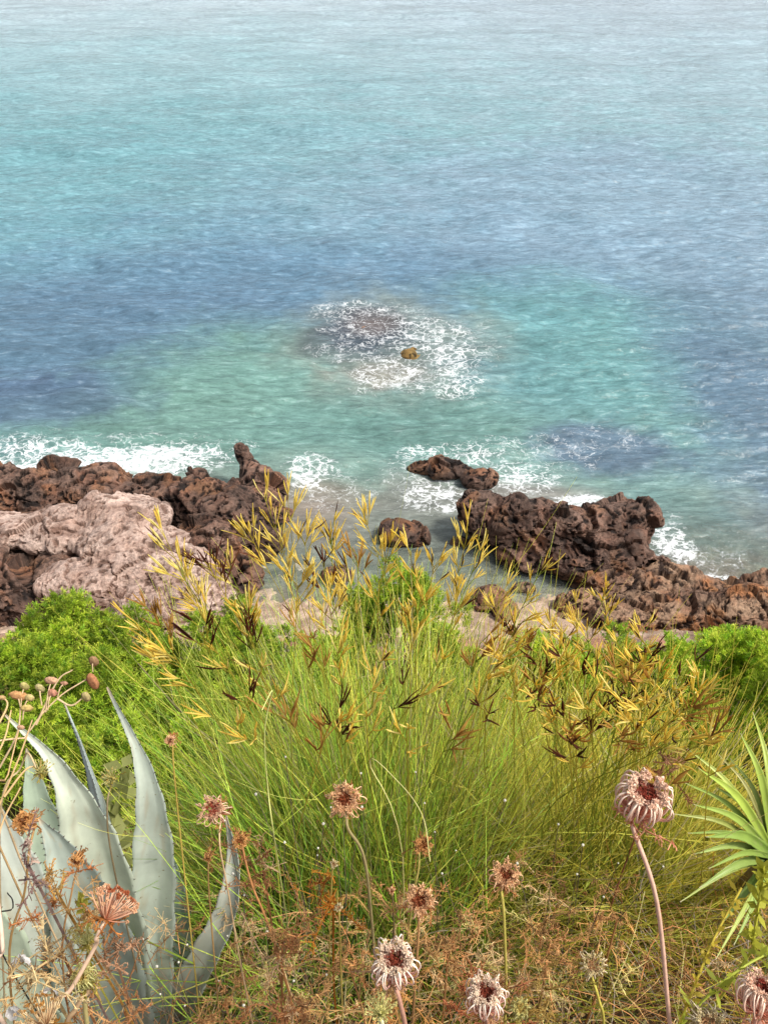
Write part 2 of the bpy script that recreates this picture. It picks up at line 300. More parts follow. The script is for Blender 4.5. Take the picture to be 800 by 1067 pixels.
# ------------------------------------------------------------------ sea
def make_sea():
    ang = np.concatenate([np.linspace(50, 3, 1150), [2.4, 1.8, 1.2, .8, .45, .2]])
    D = CZ/np.tan(np.radians(ang)); U = np.linspace(-1, 1, 820)
    X = U[None]*(D[:, None]*.62+10); Y = np.repeat(D[:, None], len(U), 1)
    X[-6:] *= 2.5
    p = np.stack([X, Y, 0*X], -1).reshape(-1, 3); x, y = p[:, 0], p[:, 1]
    spacing = np.repeat(np.abs(np.gradient(D))[:, None], len(U), 1).ravel()
    z = np.zeros(len(p)); r2 = np.random.default_rng(11)
    def fade(lam): return 1-smooth(.15, .5, spacing/lam)
    warp = fbm(p*.15, 2)
    for k in range(26):
        lam = .5*1.13**k if k < 22 else 9+2*k-40
        th = R(-90)+r2.normal()*.38-.12; kk = 2*np.pi/lam
        ph = kk*(np.cos(th)*x+np.sin(th)*y)+r2.uniform(0, 6.28)+warp*1.2
        s = np.sin(ph); z += .0095*lam**.7*(s+.25*np.cos(2*ph))*fade(lam)
    q = p*np.array([.75, 2.0, 1]);  z += .05*(fbm(q, 4, .55))*fade(.8)
    z += .014*ridged(p*np.array([.55, 1.5, 1])+31, 3, .5)*fade(1.2)
    calm = .35+.65*smooth(15.5, 24, y); z *= calm
    V = np.stack([x, y, z], -1)
    n, m_ = X.shape[1], X.shape[0]
    i = np.arange(m_-1)[:, None]*n+np.arange(n-1)[None]; qd = np.stack([i, i+1, i+n+1, i+n], -1).reshape(-1, 4)
    # colour map: depth bands, sea-floor patches and painted far sky sheen, all in metres on the water plane
    w1 = fbm(p*.11+2, 4); w2 = fbm(p*.35+7, 4); w3 = fbm(p*1.1+4, 3)
    def dist(py): return float(onz(400, py)[1])
    st = [(0, '#bcd4dc'), (60, '#9cc2c9'), (130, '#80b0b7'), (200, '#7ba4b2'), (260, '#7099ae'), (330, '#65889f'), (400, '#6c9899'), (470, '#749e95'), (560, '#8d9a90')]  # far stops paler: sky reflection and haze put into the colour
    ds = [dist(a) for a, _ in st][::-1]; cs = L(*[b for _, b in st][::-1])
    yy = y+w1*np.interp(y, [15, 30, 80], [1.2, 3, 8])
    c = np.stack([np.interp(yy, ds, cs[:, k]) for k in range(3)], -1)
    def blob(px, py, rx, ry, edge=.35, wn=1.0):
        a = onz(px, py); b = onz(px+rx, py); t = onz(px, py-ry); bt = onz(px, py+ry)
        sx = abs(b[0]-a[0]); sy = abs(t[1]-bt[1])/2; cy = (t[1]+bt[1])/2
        r = np.sqrt(((x-a[0])/sx)**2+((y-cy)/sy)**2)+wn*(.28*w2+.18*w3)
        return 1-smooth(1-edge, 1+edge, r)
    def put(col, m, k=1.0):
        nonlocal c
        c = mixc(c, lin(col), (m*k)[:, None])
    put('#acc1cd', blob(760, 90, 330, 170, .9), .65)  # pale sky sheen at far right, painted into the water colour
    put('#86a5b9', blob(650, 220, 260, 70, .6), .6)
    put('#74acb2', blob(30, 205, 170, 75, .6), .55)
    put('#608199', blob(80, 365, 190, 75, .6), .9)
    put('#668aa3', blob(330, 285, 220, 35, .5), .6)
    put('#6da3a8', blob(600, 350, 140, 58, .8), .9)
    put('#6c9fa0', blob(650, 400, 110, 75, .8), .85)
    put('#729d94', blob(260, 405, 130, 62, .6), .95)
    put('#729b91', blob(200, 440, 190, 34, .5), .9)
    put('#6c968f', blob(420, 440, 150, 35, .4), .85)
    put('#607b93', blob(800, 440, 85, 125, .7), .85)
    put('#5f768d', blob(630, 462, 75, 26, .4), .85)
    put('#5a7290', blob(20, 420, 120, 28, .4), .7)
    put('#6b9692', blob(700, 540, 60, 40, .5), .5)
    put('#7f9690', blob(760, 590, 90, 30, .5), .6)
    reef = blob(405, 362, 98, 52, .5)
    put('#8a9890', reef, .75); put('#4c5a66', blob(375, 350, 50, 24, .5), .95); put('#9a8a7c', blob(390, 390, 50, 14, .5), .45); put('#8a7a70', blob(388, 341, 26, 10, .8), .5)
    put('#958c7e', blob(330, 520, 60, 20, .5), .7); put('#8b9288', blob(430, 530, 80, 35, .5), .6)
    put('#a0938a', blob(715, 597, 60, 16, .7), .7); put('#9b9088', blob(560, 512, 60, 12, .7), .6); put('#8f928b', blob(480, 520, 70, 22, .7), .5); put('#9b8c82', blob(330, 545, 40, 25, .7), .5)
    c = c*np.array([.785, .745, .745])
    cover = np.clip(1-.75*(1-smooth(15.2, 20.5, y+.5*w2)), 0, 1)
    # foam
    foam = np.zeros(len(p))
    def fm(px, py, rx, ry, k, e=.5):
        nonlocal foam
        foam = np.maximum(foam, k*blob(px, py, rx, ry, e, .9))
    fm(60, 480, 110, 16, .85); fm(170, 485, 75, 22, .95); fm(110, 462, 130, 12, .45); fm(20, 470, 60, 16, .6)
    fm(322, 492, 30, 22, .8); fm(240, 470, 30, 14, .5)
    fm(418, 368, 92, 50, .55, .3); fm(440, 355, 60, 24, .66); fm(475, 385, 34, 32, .68, .5); fm(365, 325, 50, 12, .6); fm(400, 390, 60, 20, .65); fm(345, 350, 18, 30, .5)
    fm(470, 470, 60, 12, .7); fm(545, 492, 55, 20, .7); fm(610, 520, 40, 12, .95); fm(455, 515, 35, 22, .75); fm(430, 500, 50, 18, .45)
    fm(700, 570, 26, 22, .85); fm(735, 607, 48, 9, 1.0); fm(690, 545, 26, 14, .5); fm(560, 470, 90, 24, .48); fm(630, 455, 60, 22, .42); fm(720, 590, 60, 24, .5); fm(470, 500, 90, 34, .5); fm(340, 510, 50, 30, .5); fm(380, 510, 60, 20, .4)
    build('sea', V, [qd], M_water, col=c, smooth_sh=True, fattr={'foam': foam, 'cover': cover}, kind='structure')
make_sea()

# ------------------------------------------------------------------ rocks
def make_rock(name, blobs, label, mat, pal, voxel=.035, amp=1.0, seed=0, cat='rock', wet=.5, orange=.3, squash=1., group=None, taper=None):
    import bmesh
    bm = bmesh.new()
    C0 = np.mean([onz(b[0], b[1], b[2]) for b in blobs], axis=0); C0[2] = 0
    for (px, py, z, rx, ry, rz, *rot) in blobs:
        c = onz(px, py, z)-C0
        ret = bmesh.ops.create_icosphere(bm, subdivisions=4, radius=1)
        a = R(rot[0]) if rot else 0; tl = R(rot[1]) if len(rot) > 1 else 0
        for v in ret['verts']:
            X, Y, Z = v.co.x*rx, v.co.y*ry, v.co.z*rz
            X, Z = X*math.cos(tl)-Z*math.sin(tl), X*math.sin(tl)+Z*math.cos(tl)
            X, Y = X*math.cos(a)-Y*math.sin(a), X*math.sin(a)+Y*math.cos(a)
            v.co = (X+c[0], Y+c[1], Z+c[2])
    me = bpy.data.meshes.new('tmp'); bm.to_mesh(me); bm.free(); o = bpy.data.objects.new('tmp', me); COL.objects.link(o)
    md = o.modifiers.new('r', 'REMESH'); md.mode = 'VOXEL'; md.voxel_size = voxel
    dg = bpy.context.evaluated_depsgraph_get(); ev = o.evaluated_get(dg).to_mesh()
    n = len(ev.vertices); V = np.empty(n*3, np.float32); ev.vertices.foreach_get('co', V); V = V.reshape(-1, 3).astype(float)
    Nn = np.empty(n*3, np.float32); ev.vertices.foreach_get('normal', Nn); Nn = Nn.reshape(-1, 3).astype(float)
    Q = np.empty(len(ev.loops), np.int32); ev.loops.foreach_get('vertex_index', Q); Q = Q.reshape(-1, 4)
    bpy.data.objects.remove(o)
    s = V+seed*13.7
    # big facets, layered ledges, crags and pits
    big = fbm(s*.9, 2)*.32
    warp = np.stack([fbm(s*1.3+5, 2), fbm(s*1.3+15, 2), fbm(s*1.3+25, 2)], -1)
    crag = ridged(s*1.5+warp*.5, 5, .55)
    lay = np.abs(((s[:, 2]*squash+.22*s[:, 0]+.5*fbm(s*1.1+3, 2))*2.6) % 1-.5)
    pit = np.clip(-fbm(s*3.6+warp*.6, 3)-.22, 0, 1)*1.6
    fine = fbm(s*9, 3)
    sw = s+warp*.22; F1, K1 = facets(sw*[.8, .8, 1.3], 1.15); F2, K2 = facets(sw*[1, 1, 1.5], 3.1)
    crack = -(1-smooth(0, .07, K1))*.09
    pit2 = np.clip(-.26-fbm(s*[6, 6, 8]+warp, 2), 0, .3)*1.8
    d = amp*(big*.7+.34*F1+.06*F2+crack*.5+.012*crag-.06*pit-.16*pit2+.05*lay+.025*fine)
    if taper is not None:
        tp = onz(*taper[:3])-C0; rr_ = np.linalg.norm(V-tp, axis=1); d = d*(.3+.7*smooth(taper[3]*.5, taper[3], rr_))
    V2 = V+Nn*d[:, None]
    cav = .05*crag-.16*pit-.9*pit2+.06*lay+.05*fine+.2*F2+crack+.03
    t = smooth(-.16, .16, cav)[:, None]  # low spots painted darker, like ambient occlusion in the vertex colour
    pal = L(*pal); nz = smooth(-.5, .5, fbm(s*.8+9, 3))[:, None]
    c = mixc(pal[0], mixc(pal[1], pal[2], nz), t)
    if orange:
        og = smooth(.05, .6, fbm(s*1.2+40, 3)+.35*(V2[:, 2] < .5))[:, None]*orange*smooth(.2, .8, t)
        c = mixc(c, lin('#9c6a3f'), og)
    if mat is M_slab:
        stn = smooth(.15, .55, fbm(s*1.4+60, 4))[:, None]; c = mixc(c, lin('#5c463c'), stn*.6)
    wl = 1-smooth(.08, .4, V2[:, 2]+.1*fine)
    c = c*(1-wet*wl[:, None])
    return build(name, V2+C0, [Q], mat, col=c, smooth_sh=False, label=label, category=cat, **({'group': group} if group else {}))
DARK = ('#1e1613', '#56443b', '#7c6356'); BROWN = ('#33241c', '#7a5f4e', '#9c8068'); PALE = ('#775e52', '#b0978a', '#c9b2a5')
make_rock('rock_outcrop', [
    (-60, 520, .5, 2.0, 1.6, 1.1), (20, 520, .6, 1.6, 1.1, .9), (62, 498, .7, .7, .5, .55), (95, 515, .55, 1.4, 1.0, .8), (150, 525, .5, 1.2, .9, .8),
    (205, 510, .5, .55, .5, .55), (205, 532, .5, 1.1, .9, .8), (243, 545, .6, 1.0, .9, .9), (275, 530, .5, .6, .6, .6), (276, 516, .5, .6, .5, .55, 0, 20), (266, 503, .6, .48, .4, .5, 0, 20), (260, 493, .75, .34, .3, .42, 0, 10), (256, 484, .95, .2, .2, .34, 0, -14), (252, 475, 1.15, .13, .13, .3, 0, -14), (250, 469, 1.3, .07, .07, .22, 0, -14),
    (215, 575, .6, 1.0, .8, .8), (265, 565, .35, .7, .5, .6), (245, 600, .3, .7, .6, .6), (10, 575, .3, 1.6, 1.0, .9), (-40, 620, .6, 1.8, 1.2, 1.2), (40, 610, .3, 1.2, .8, .7)],
    'dark brown jagged rock outcrop with pointed spike reaching into foam on shore', M_rock, DARK, .04, 1.0, 1, taper=(256, 484, .9, .9))
make_rock('rock_slab', [
    (120, 545, 1.1, 1.5, 1.2, .42, 0, 5), (60, 552, 1.0, 1.3, .9, .4), (0, 552, 1.0, 1.2, .8, .38), (-60, 556, 1.0, 1.3, .8, .4), (150, 580, 1.05, 1.7, 1.1, .5, -20, -6), (205, 612, .85, 1.2, .8, .5, -30, -10), (100, 608, .8, 1.5, .8, .5), (170, 628, .7, 1.3, .7, .5), (115, 530, 1.25, .8, .5, .35)],
    'pale pinkish weathered rock slab lying on top of the dark outcrop', M_slab, PALE, .04, .55, 2, 'rock', 0, .12, 2.0)
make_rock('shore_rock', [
    (505, 540, .65, .75, .7, .7), (505, 524, 1.0, .55, .4, .35), (545, 550, .75, .95, .8, .8), (590, 560, .8, 1.0, .8, .9), (625, 553, .9, .8, .6, .75), (655, 546, 1.0, .85, .7, .58), (620, 585, .5, 1.1, .7, .7), (655, 580, .5, .7, .6, .7), (570, 580, .25, 1.4, .6, .5), (690, 592, .3, .35, .35, .45)],
    'largest dark brown humped rock beside the shallow cove with rounded boulder end', M_rock, DARK, .04, .85, 3)
make_rock('rock_ledge', [
    (640, 612, .2, .9, .7, .55), (690, 618, .15, 1.0, .7, .5), (740, 625, .2, 1.2, .8, .5), (790, 620, .45, .7, .6, .6), (840, 620, .4, 1.2, .9, .8), (700, 640, .35, 1.3, .7, .5), (650, 645, .3, .8, .6, .5), (780, 645, .5, 1.2, .8, .6), (605, 632, .15, .7, .5, .5)],
    'low orange brown rock ledge running along shore behind the green bush', M_rock, BROWN, .04, .75, 4, 'rock', .35, .7)
make_rock('islet_rock', [
    (440, 489, -.05, .5, .28, .2), (470, 492, -.02, .8, .38, .26), (500, 499, .0, .55, .4, .3), (458, 488, .0, .5, .25, .2)],
    'low ragged islet rock standing in foamy water off the cove', M_rock, DARK, .03, .7, 5, 'rock', .3, .3)
make_rock('boulder', [(418, 556, .15, .62, .5, .42), (430, 560, .1, .4, .4, .35)],
    'small dark rounded boulder in the shallow water of the cove', M_rock, DARK, .025, .4, 6, 'boulder')
make_rock('boulder', [(510, 628, .2, .45, .4, .45), (522, 640, .15, .3, .3, .3)],
    'small dark boulder on the pebble shelf below the humped rock', M_rock, DARK, .025, .5, 7, 'boulder')
make_rock('reef_rock', [(427, 371, .0, .36, .32, .28)],
    'tiny yellowish rock tip breaking the surface amid reef foam', M_rock, ('#4a3c22', '#8f7a48', '#a89055'), .02, .3, 8, 'rock', .1, .2)
make_rock('reef_rock', [(378, 345, -.12, .4, .3, .2), (396, 339, -.1, .45, .28, .2), (408, 346, -.14, .35, .25, .2)],
    'ragged pinkish reef rock barely awash at top of the foam ring', M_rock, ('#4a3c36', '#7b685e', '#9a8274'), .03, .7, 9, 'rock', .2, .2)
for k, (px, py, s, lb) in enumerate([(350, 600, .3, 'small half sunk stone under the grass plumes in cove'), (480, 566, .22, 'small wet stone just left of the humped rock foot'), (545, 615, .22, 'small grey stone on wet pebble shelf near the humped rock'), (590, 650, .25, 'small brown stone at the dry edge of pebble shelf')]):
    make_rock('stone', [(px, py, .0 if k < 4 else -.12, s*1.3, s, s*.8)], lb, M_rock, BROWN, .025, .35, 20+k, 'stone')

# ------------------------------------------------------------------ shrubs
GREENS = L('#a8c438', '#b6d042', '#cadc4c', '#8eb43c', '#d8e45a')*1.12
def bush(px, py, y, w, h_, label, n_lobes=34, dens=1.0, tone=0.0, name='juniper_bush', leaf=.034):
    h = h_; c = ond(px, py-16, y); base = np.array([c[0], c[1], gz(c[0], c[1])]); top = max(c[2], base[2]+.3); h = max(h, top-base[2]+.1)
    t = thing(name, base, label, 'bush', 'green bushes on the slope')
    # lobes over a dome
    th = rng.uniform(0, 2*np.pi, n_lobes); ph = np.arccos(rng.uniform(-.1, 1, n_lobes)); rr = rng.uniform(.55, 1.0, n_lobes)
    ctr = np.array([base[0], base[1], top-h*.5])
    Lc = ctr+np.stack([np.cos(th)*np.sin(ph)*w*.5*rr, np.sin(th)*np.sin(ph)*w*.5*rr, np.cos(ph)*h*.5*rr], -1)
    Lr = rng.uniform(.10, .2, n_lobes)*(w/1.2)**.5
    # wood
    m = Mesh(); K = n_lobes; S = 7; u = np.linspace(0, 1, S)[None, :, None]
    P = (base-[0, 0, .1])*(1-u)+Lc[:, None]*u+np.array([0, 0, .15])*np.sin(u*np.pi)+.03*rng.normal(size=(K, S, 3))*u
    rad = np.linspace(.018, .004, S)[None].repeat(K, 0); V, q = tubes(P, rad, 5); m.add(V, [q], tubecol(pick(L('#5a4b3e', '#7a6a5c', '#4a3a30'), K)[:, None].repeat(S, 1), 5))
    m.out('branches', M_wood, t)
    # tufts
    nt_ = (Lr/.15)**2*85*dens; li = np.repeat(np.arange(n_lobes), np.maximum(8, nt_).astype(int)); T = len(li)
    dirs = norm(rng.normal(size=(T, 3))+[0, -.1, .45]); rad = rng.uniform(.55, 1.08, T)[:, None]
    tc = Lc[li]+dirs*Lr[li][:, None]*rad*[1, 1, .85]
    keep = tc[:, 2] > base[2]-.05; tc = tc[keep]; dirs = dirs[keep]; rad = rad[keep]; T = len(tc)
    nl = 20; ax = norm(dirs+[0, 0, .7]+.25*rng.normal(size=(T, 3)))
    d = norm(ax[:, None]*1.0+.75*rng.normal(size=(T, nl, 3))); ll = leaf*rng.uniform(.7, 1.35, (T, nl, 1))
    b = tc[:, None]+ax[:, None]*rng.uniform(-.03, .03, (T, nl, 1)); tip = b+d*ll
    side = norm(np.cross(d, rng.normal(size=(T, nl, 3))))*leaf*.11; mid = b+d*ll*.5
    V = np.stack([b, mid+side, tip, mid-side], 2).reshape(-1, 3); q = np.arange(T*nl*4).reshape(-1, 4)
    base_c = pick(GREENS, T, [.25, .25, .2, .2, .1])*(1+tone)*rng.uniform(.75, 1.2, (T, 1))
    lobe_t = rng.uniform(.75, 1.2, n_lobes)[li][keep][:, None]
    inner = smooth(.5, 1.05, rad); base_c = base_c*lobe_t*(.4+.6*inner)  # interior shade painted in: leaves deeper in a lobe get darker
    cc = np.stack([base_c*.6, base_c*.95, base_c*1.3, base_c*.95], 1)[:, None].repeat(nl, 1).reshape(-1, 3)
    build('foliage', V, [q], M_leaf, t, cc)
for a in [
    (55, 648, 5.2, 1.15, 1.0, 'broad bright green bush at left edge below the pale rock slab', 46, 1.2),
    (-15, 700, 4.4, 1.2, .9, 'green bush cut off by the left edge above the agave tips', 30),
    (135, 655, 5.6, .7, .6, 'small green bush directly below the pale slab', 22),
    (195, 665, 5.0, .95, .7, 'green bush between pale slab and left side of grass plumes', 34),
    (120, 775, 3.5, .8, .6, 'feathery green bush behind the tallest agave leaf', 34, 1.2),
    (20, 770, 3.3, .7, .6, 'green bush behind the dry round pod stalks', 24),
    (205, 745, 3.8, .9, .7, 'green bush half hidden behind left grass stems', 28),
    (235, 652, 6.4, 1.0, .8, 'green bush right under the tip of the pale slab beside grey twigs', 34),
    (90, 720, 4.2, 1.0, .8, 'slightly darker green bush above the second agave tip', 34, 1.1, -.1),
    (700, 700, 4.6, .8, .6, 'small green bush left of the rounded bush at right edge', 26, 1),
    (405, 608, 6.6, 1.2, .9, 'bright green bush peeking above grass below the cove boulder', 40),
    (465, 640, 5.9, .9, .7, 'green bush behind centre of the golden grass', 26),
    (310, 690, 5.0, 1.2, .8, 'green bush screened by the densest grass blades', 30),
    (585, 688, 5.6, 1.1, .7, 'low green bush beside brown stone and right grass plumes', 34, 1.1, .15),
    (655, 690, 6.0, 1.0, .6, 'flat green bush below reddish soil patch', 34),
    (768, 676, 4.9, 1.05, .8, 'rounded bright green bush at right edge below the rock ledge', 48, 1.4, .25),
    (830, 720, 4.2, .8, .8, 'green bush cut off by right edge', 20),
    (730, 780, 3.4, .7, .5, 'olive bush behind the sword leaved plant', 26, 1, -.2),
    (480, 740, 4.2, 1.3, .8, 'dark green bush in the hollow behind middle grass', 28, 1, -.25),
    (600, 790, 3.3, 1.0, .6, 'dull green bush behind right golden grass', 26, 1, -.1)]:
    bush(*a)

# ------------------------------------------------------------------ grass tussocks
GC = L('#b4d05a', '#ccdc64', '#9cc25a', '#86b050', '#dede70', '#c0d468')*1.25
YC = L('#e2cc58', '#ecd05a', '#d8c868', '#d6b04c', '#eeda78')
def blades(base, n, length, spread, lean=(0, 0), rad=.0011, S=9, pal=GC, tipc=YC, droop=.25, base_r=.07, w=None, tipmix=.5):
    b = base+np.stack([rng.normal(size=n)*base_r, rng.normal(size=n)*base_r, 0*np.arange(n)], -1)
    b[:, 2] = ground_z(b[:, 0], b[:, 1])-.02
    az = rng.uniform(0, 2*np.pi, n); tl = np.abs(rng.normal(size=n))*spread
    d = norm(np.stack([np.cos(az)*np.sin(tl)+lean[0], np.sin(az)*np.sin(tl)+lean[1], np.cos(tl)], -1))
    g = rng.integers(0, 16, n); cl = rng.normal(size=(16, 3))*[.26, .18, .05]; ct_ = rng.uniform(.7, 1.35, 16); d = norm(d+cl[g])
    wild = rng.uniform(size=n) < .45; d = np.where(wild[:, None], norm(d+rng.normal(size=(n, 3))*[.7, .45, .25]), d)
    ln = length*rng.uniform(.45, 1.1, n); out = norm(d*[1, 1, 0]+1e-5)
    dr = droop*rng.uniform(.0, 1.6, n)**1.5; u = np.linspace(0, 1, S)[None, :, None]
    side = norm(rng.normal(size=(n, 1, 3)))*np.where(wild, .13, .06)[:, None, None]*ln[:, None, None]
    P = b[:, None]+d[:, None]*ln[:, None, None]*u+(out*.35-[0, 0, 1])[:, None]*(dr*ln)[:, None, None]*u**2.4*.6+side*np.sin(u*np.pi*rng.uniform(.7, 1.6, (n, 1, 1)))
    r = rad*(1-.75*u[..., 0]**1.5)*rng.uniform(.7, 1.4, (n, 1)); c0 = pick(pal, n)*rng.uniform(.5, 1.4, (n, 1))*ct_[g][:, None]; c1 = mixc(c0, pick(tipc, n), rng.uniform(0, tipmix*1.3, (n, 1)).clip(0, 1))
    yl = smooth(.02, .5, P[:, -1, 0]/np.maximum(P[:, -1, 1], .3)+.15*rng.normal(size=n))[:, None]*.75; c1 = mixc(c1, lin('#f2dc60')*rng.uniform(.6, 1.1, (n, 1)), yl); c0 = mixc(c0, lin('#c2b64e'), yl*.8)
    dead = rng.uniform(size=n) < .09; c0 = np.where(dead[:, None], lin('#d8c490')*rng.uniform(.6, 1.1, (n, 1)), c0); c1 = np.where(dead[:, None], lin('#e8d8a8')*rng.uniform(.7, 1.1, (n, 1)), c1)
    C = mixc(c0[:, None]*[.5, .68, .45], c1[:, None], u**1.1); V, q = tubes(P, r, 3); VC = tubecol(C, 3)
    nb = int(n*2.2); i = rng.integers(0, n, nb); j = rng.integers(2, S-1, nb); T = norm(P[i, j+1]-P[i, j]); o = norm(rng.normal(size=(nb, 3)))
    d2 = norm(T+o*rng.uniform(.3, .95, (nb, 1))); l2 = (ln[i]*rng.uniform(.08, .26, nb))[:, None, None]; u2 = np.linspace(0, 1, 5)[None, :, None]
    P2 = P[i, j][:, None]+d2[:, None]*l2*u2+(T-o*.5)[:, None]*l2*.25*u2**2; V2, q2 = tubes(P2, (r[i, j]*.75)[:, None]*(1-.6*u2[..., 0]), 3)
    C2 = C[i, j][:, None]*(1+.35*u2)*rng.uniform(.8, 1.2, (nb, 1, 1)); return np.concatenate([V, V2]), np.concatenate([q, q2+len(V)]), np.concatenate([VC, tubecol(C2, 3)])
def spindle(m, p0, d, ln, r, col, col2):
    """vectorised seed spikes"""
    K = len(p0); S = 6; u = np.linspace(0, 1, S)
    bend = norm(rng.normal(size=(K, 1, 3)))*ln[:, None, None]*.06
    P = p0[:, None]+d[:, None]*ln[:, None, None]*u[None, :, None]+bend*np.sin(u*np.pi)[None, :, None]
    prof = np.array([.6, .9, 1.0, 1.0, .85, .35]); V, q = tubes(P, r[:, None]*prof[None], 4)
    C = mixc(col[:, None], col2[:, None], (u[None, :, None]*.7+.3*rng.uniform(size=(K, S, 1)))); m.add(V, [q], tubecol(C, 4))
YEL = L('#f2dc68', '#f6e480', '#e8cc5c', '#ecd468', '#f4e694'); DKB = L('#5a2c1e', '#6e3a26', '#482216', '#7b4a2c'); ORG = L('#c49a50', '#d0a858', '#b08440')
def stalk(t, base, tip, kind='y', n=9, span=.22, ln=.045, sc=1.0, thin=False):
    n = max(3, int(n*1.15)); ln *= 1.15
    """one flowering stalk: thin stem + paired seed spikes"""
    base = np.array(base, float); tip = np.array(tip, float); H = np.linalg.norm(tip-base)
    mid = base*.5+tip*.5+np.array([0, 0, .12*H])*(-1 if tip[2] < base[2] else .35)+rng.normal(size=3)*.03*H
    P = curve([base, mid, tip], 14)[None]
    tcol = pick(L('#b5a83e', '#9aa53c', '#c4b34a'), 1)[0]; bcol = lin('#7d9440')
    V, q = tubes(P, np.linspace(.0016, .0008, 14)[None]*sc, 4)
    st = build('flower_stalk', V, [q], M_grass, t, tubecol(mixc(bcol, tcol, np.linspace(0, 1, 14)[:, None])[None], 4))
    T = norm(P[0, -1]-P[0, -4]); m = Mesh(); s = P[0]
    al = np.cumsum(np.r_[0, np.linalg.norm(np.diff(s, axis=0), axis=1)]); al_t = al[-1]-rng.uniform(0, 1, n)**1.2*span*.8
    al_t = np.sort(np.maximum(al_t, 0)); al_t[-1] = al[-1]-.002
    p = np.stack([np.interp(al_t, al, s[:, k]) for k in range(3)], -1)
    az = rng.uniform(0, 2*np.pi, n); ref = norm(np.cross(T, [0, 1, .2])); r2 = np.cross(T, ref)
    out = ref*np.cos(az)[:, None]*1.0+r2*np.sin(az)[:, None]*.6
    # short peduncle then two spikes in a V
    ped = norm(T*.8+out*.5); e = p+ped*rng.uniform(.012, .035, (n, 1))*sc
    PP = p[:, None]+(e-p)[:, None]*np.linspace(0, 1, 4)[None, :, None]; V, q = tubes(PP, np.full((n, 4), .001*sc), 3); m.add(V, [q], tcol)
    pal = {'y': YEL, 'd': DKB, 'o': ORG}[kind]
    for sgn in (-1, 1, .1, -.4):
        dd = norm(T*rng.uniform(.7, 1.5, (n, 1))+out*.6+sgn*norm(np.cross(T, out))*rng.uniform(.15, .5, (n, 1))+.15*rng.normal(size=(n, 3)))
        c = pick(pal, n); mix_d = rng.uniform(size=n) < (.06 if kind == 'y' else 0)
        c = np.where(mix_d[:, None], pick(DKB, n), c)
        spindle(m, e, dd, ln*rng.uniform(.6, 1.3, n)*sc, np.full(n, .0016*sc)*rng.uniform(.7, 1.1, n), c*.9, c*1.1)
    m.out('seed_spikes', M_grass, st)
    return st

def tussock(px, py, y, n, length, spread, label, lean=(0, 0), **kw):
    c = ond(px, py, y); b = np.array([c[0], c[1], gz(c[0], c[1])])
    t = thing('golden_grass', b, label, 'grass tussock', 'golden flowering grass tussocks')
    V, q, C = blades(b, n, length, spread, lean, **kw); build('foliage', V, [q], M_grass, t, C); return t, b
# main
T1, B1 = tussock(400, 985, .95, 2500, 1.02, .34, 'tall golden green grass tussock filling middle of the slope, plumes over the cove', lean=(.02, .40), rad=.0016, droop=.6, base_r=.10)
main = [
 (277, 522, 1.75, 'y', 6), (300, 522, 1.7, 'y', 5), (262, 560, 1.6, 'y', 8), (292, 570, 1.65, 'y', 10), (318, 566, 1.7, 'y', 9), (345, 552, 1.75, 'y', 9), (382, 545, 1.8, 'y', 9), (372, 578, 1.7, 'o', 6),
 (338, 590, 1.6, 'd', 5), (362, 595, 1.65, 'y', 8), (405, 570, 1.75, 'y', 6), (428, 575, 1.7, 'y', 6), (452, 590, 1.7, 'y', 7), (487, 556, 1.75, 'y', 8), (498, 580, 1.75, 'y', 6), (478, 615, 1.6, 'y', 8),
 (440, 615, 1.6, 'y', 7), (395, 605, 1.6, 'y', 4), (310, 610, 1.5, 'y', 9), (240, 595, 1.5, 'y', 7), (218, 590, 1.45, 'd', 7), (172, 560, 1.5, 'y', 6), (190, 600, 1.4, 'y', 6), (160, 640, 1.35, 'o', 6),
 (255, 640, 1.4, 'y', 7), (180, 680, 1.3, 'y', 7), (150, 655, 1.3, 'y', 6), (205, 650, 1.35, 'd', 5), (345, 640, 1.5, 'y', 5), (428, 650, 1.5, 'y', 4), (350, 745, 1.25, 'd', 5), (270, 700, 1.3, 'y', 5),
 (520, 620, 1.6, 'y', 6), (560, 600, 1.7, 'y', 5), (540, 650, 1.5, 'y', 7), (460, 690, 1.4, 'y', 4), (500, 670, 1.45, 'o', 6), (395, 690, 1.4, 'y', 4), (300, 750, 1.2, 'o', 4), (230, 750, 1.15, 'y', 6), (420, 720, 1.3, 'd', 3), (330, 670, 1.4, 'o', 4)]
for k in range(15):
    px = rng.uniform(150, 540); py = 600+160*rng.uniform()**1.2; main.append((px, py, 1.72-.0030*(py-560), 'yyoyyd'[k % 6], int(rng.integers(3, 7))))
for (px, py, r, k, n) in main:
    tip = at(px, py, r); b = B1+np.array([rng.normal()*.08, rng.normal()*.06, 0]); stalk(T1, b, tip, k, n, span=.13 if k == 'y' else .10, ln=.04, sc=.88)
T2, B2 = tussock(600, 960, 1.15, 1900, .85, .38, 'yellow grass tussock with brown black spikes right of the middle', lean=(.08, .35), rad=.0017, droop=.4, base_r=.12, pal=L('#d4d468', '#e2da70', '#b8ca60', '#a8be5c', '#ecdf80')*1.2)
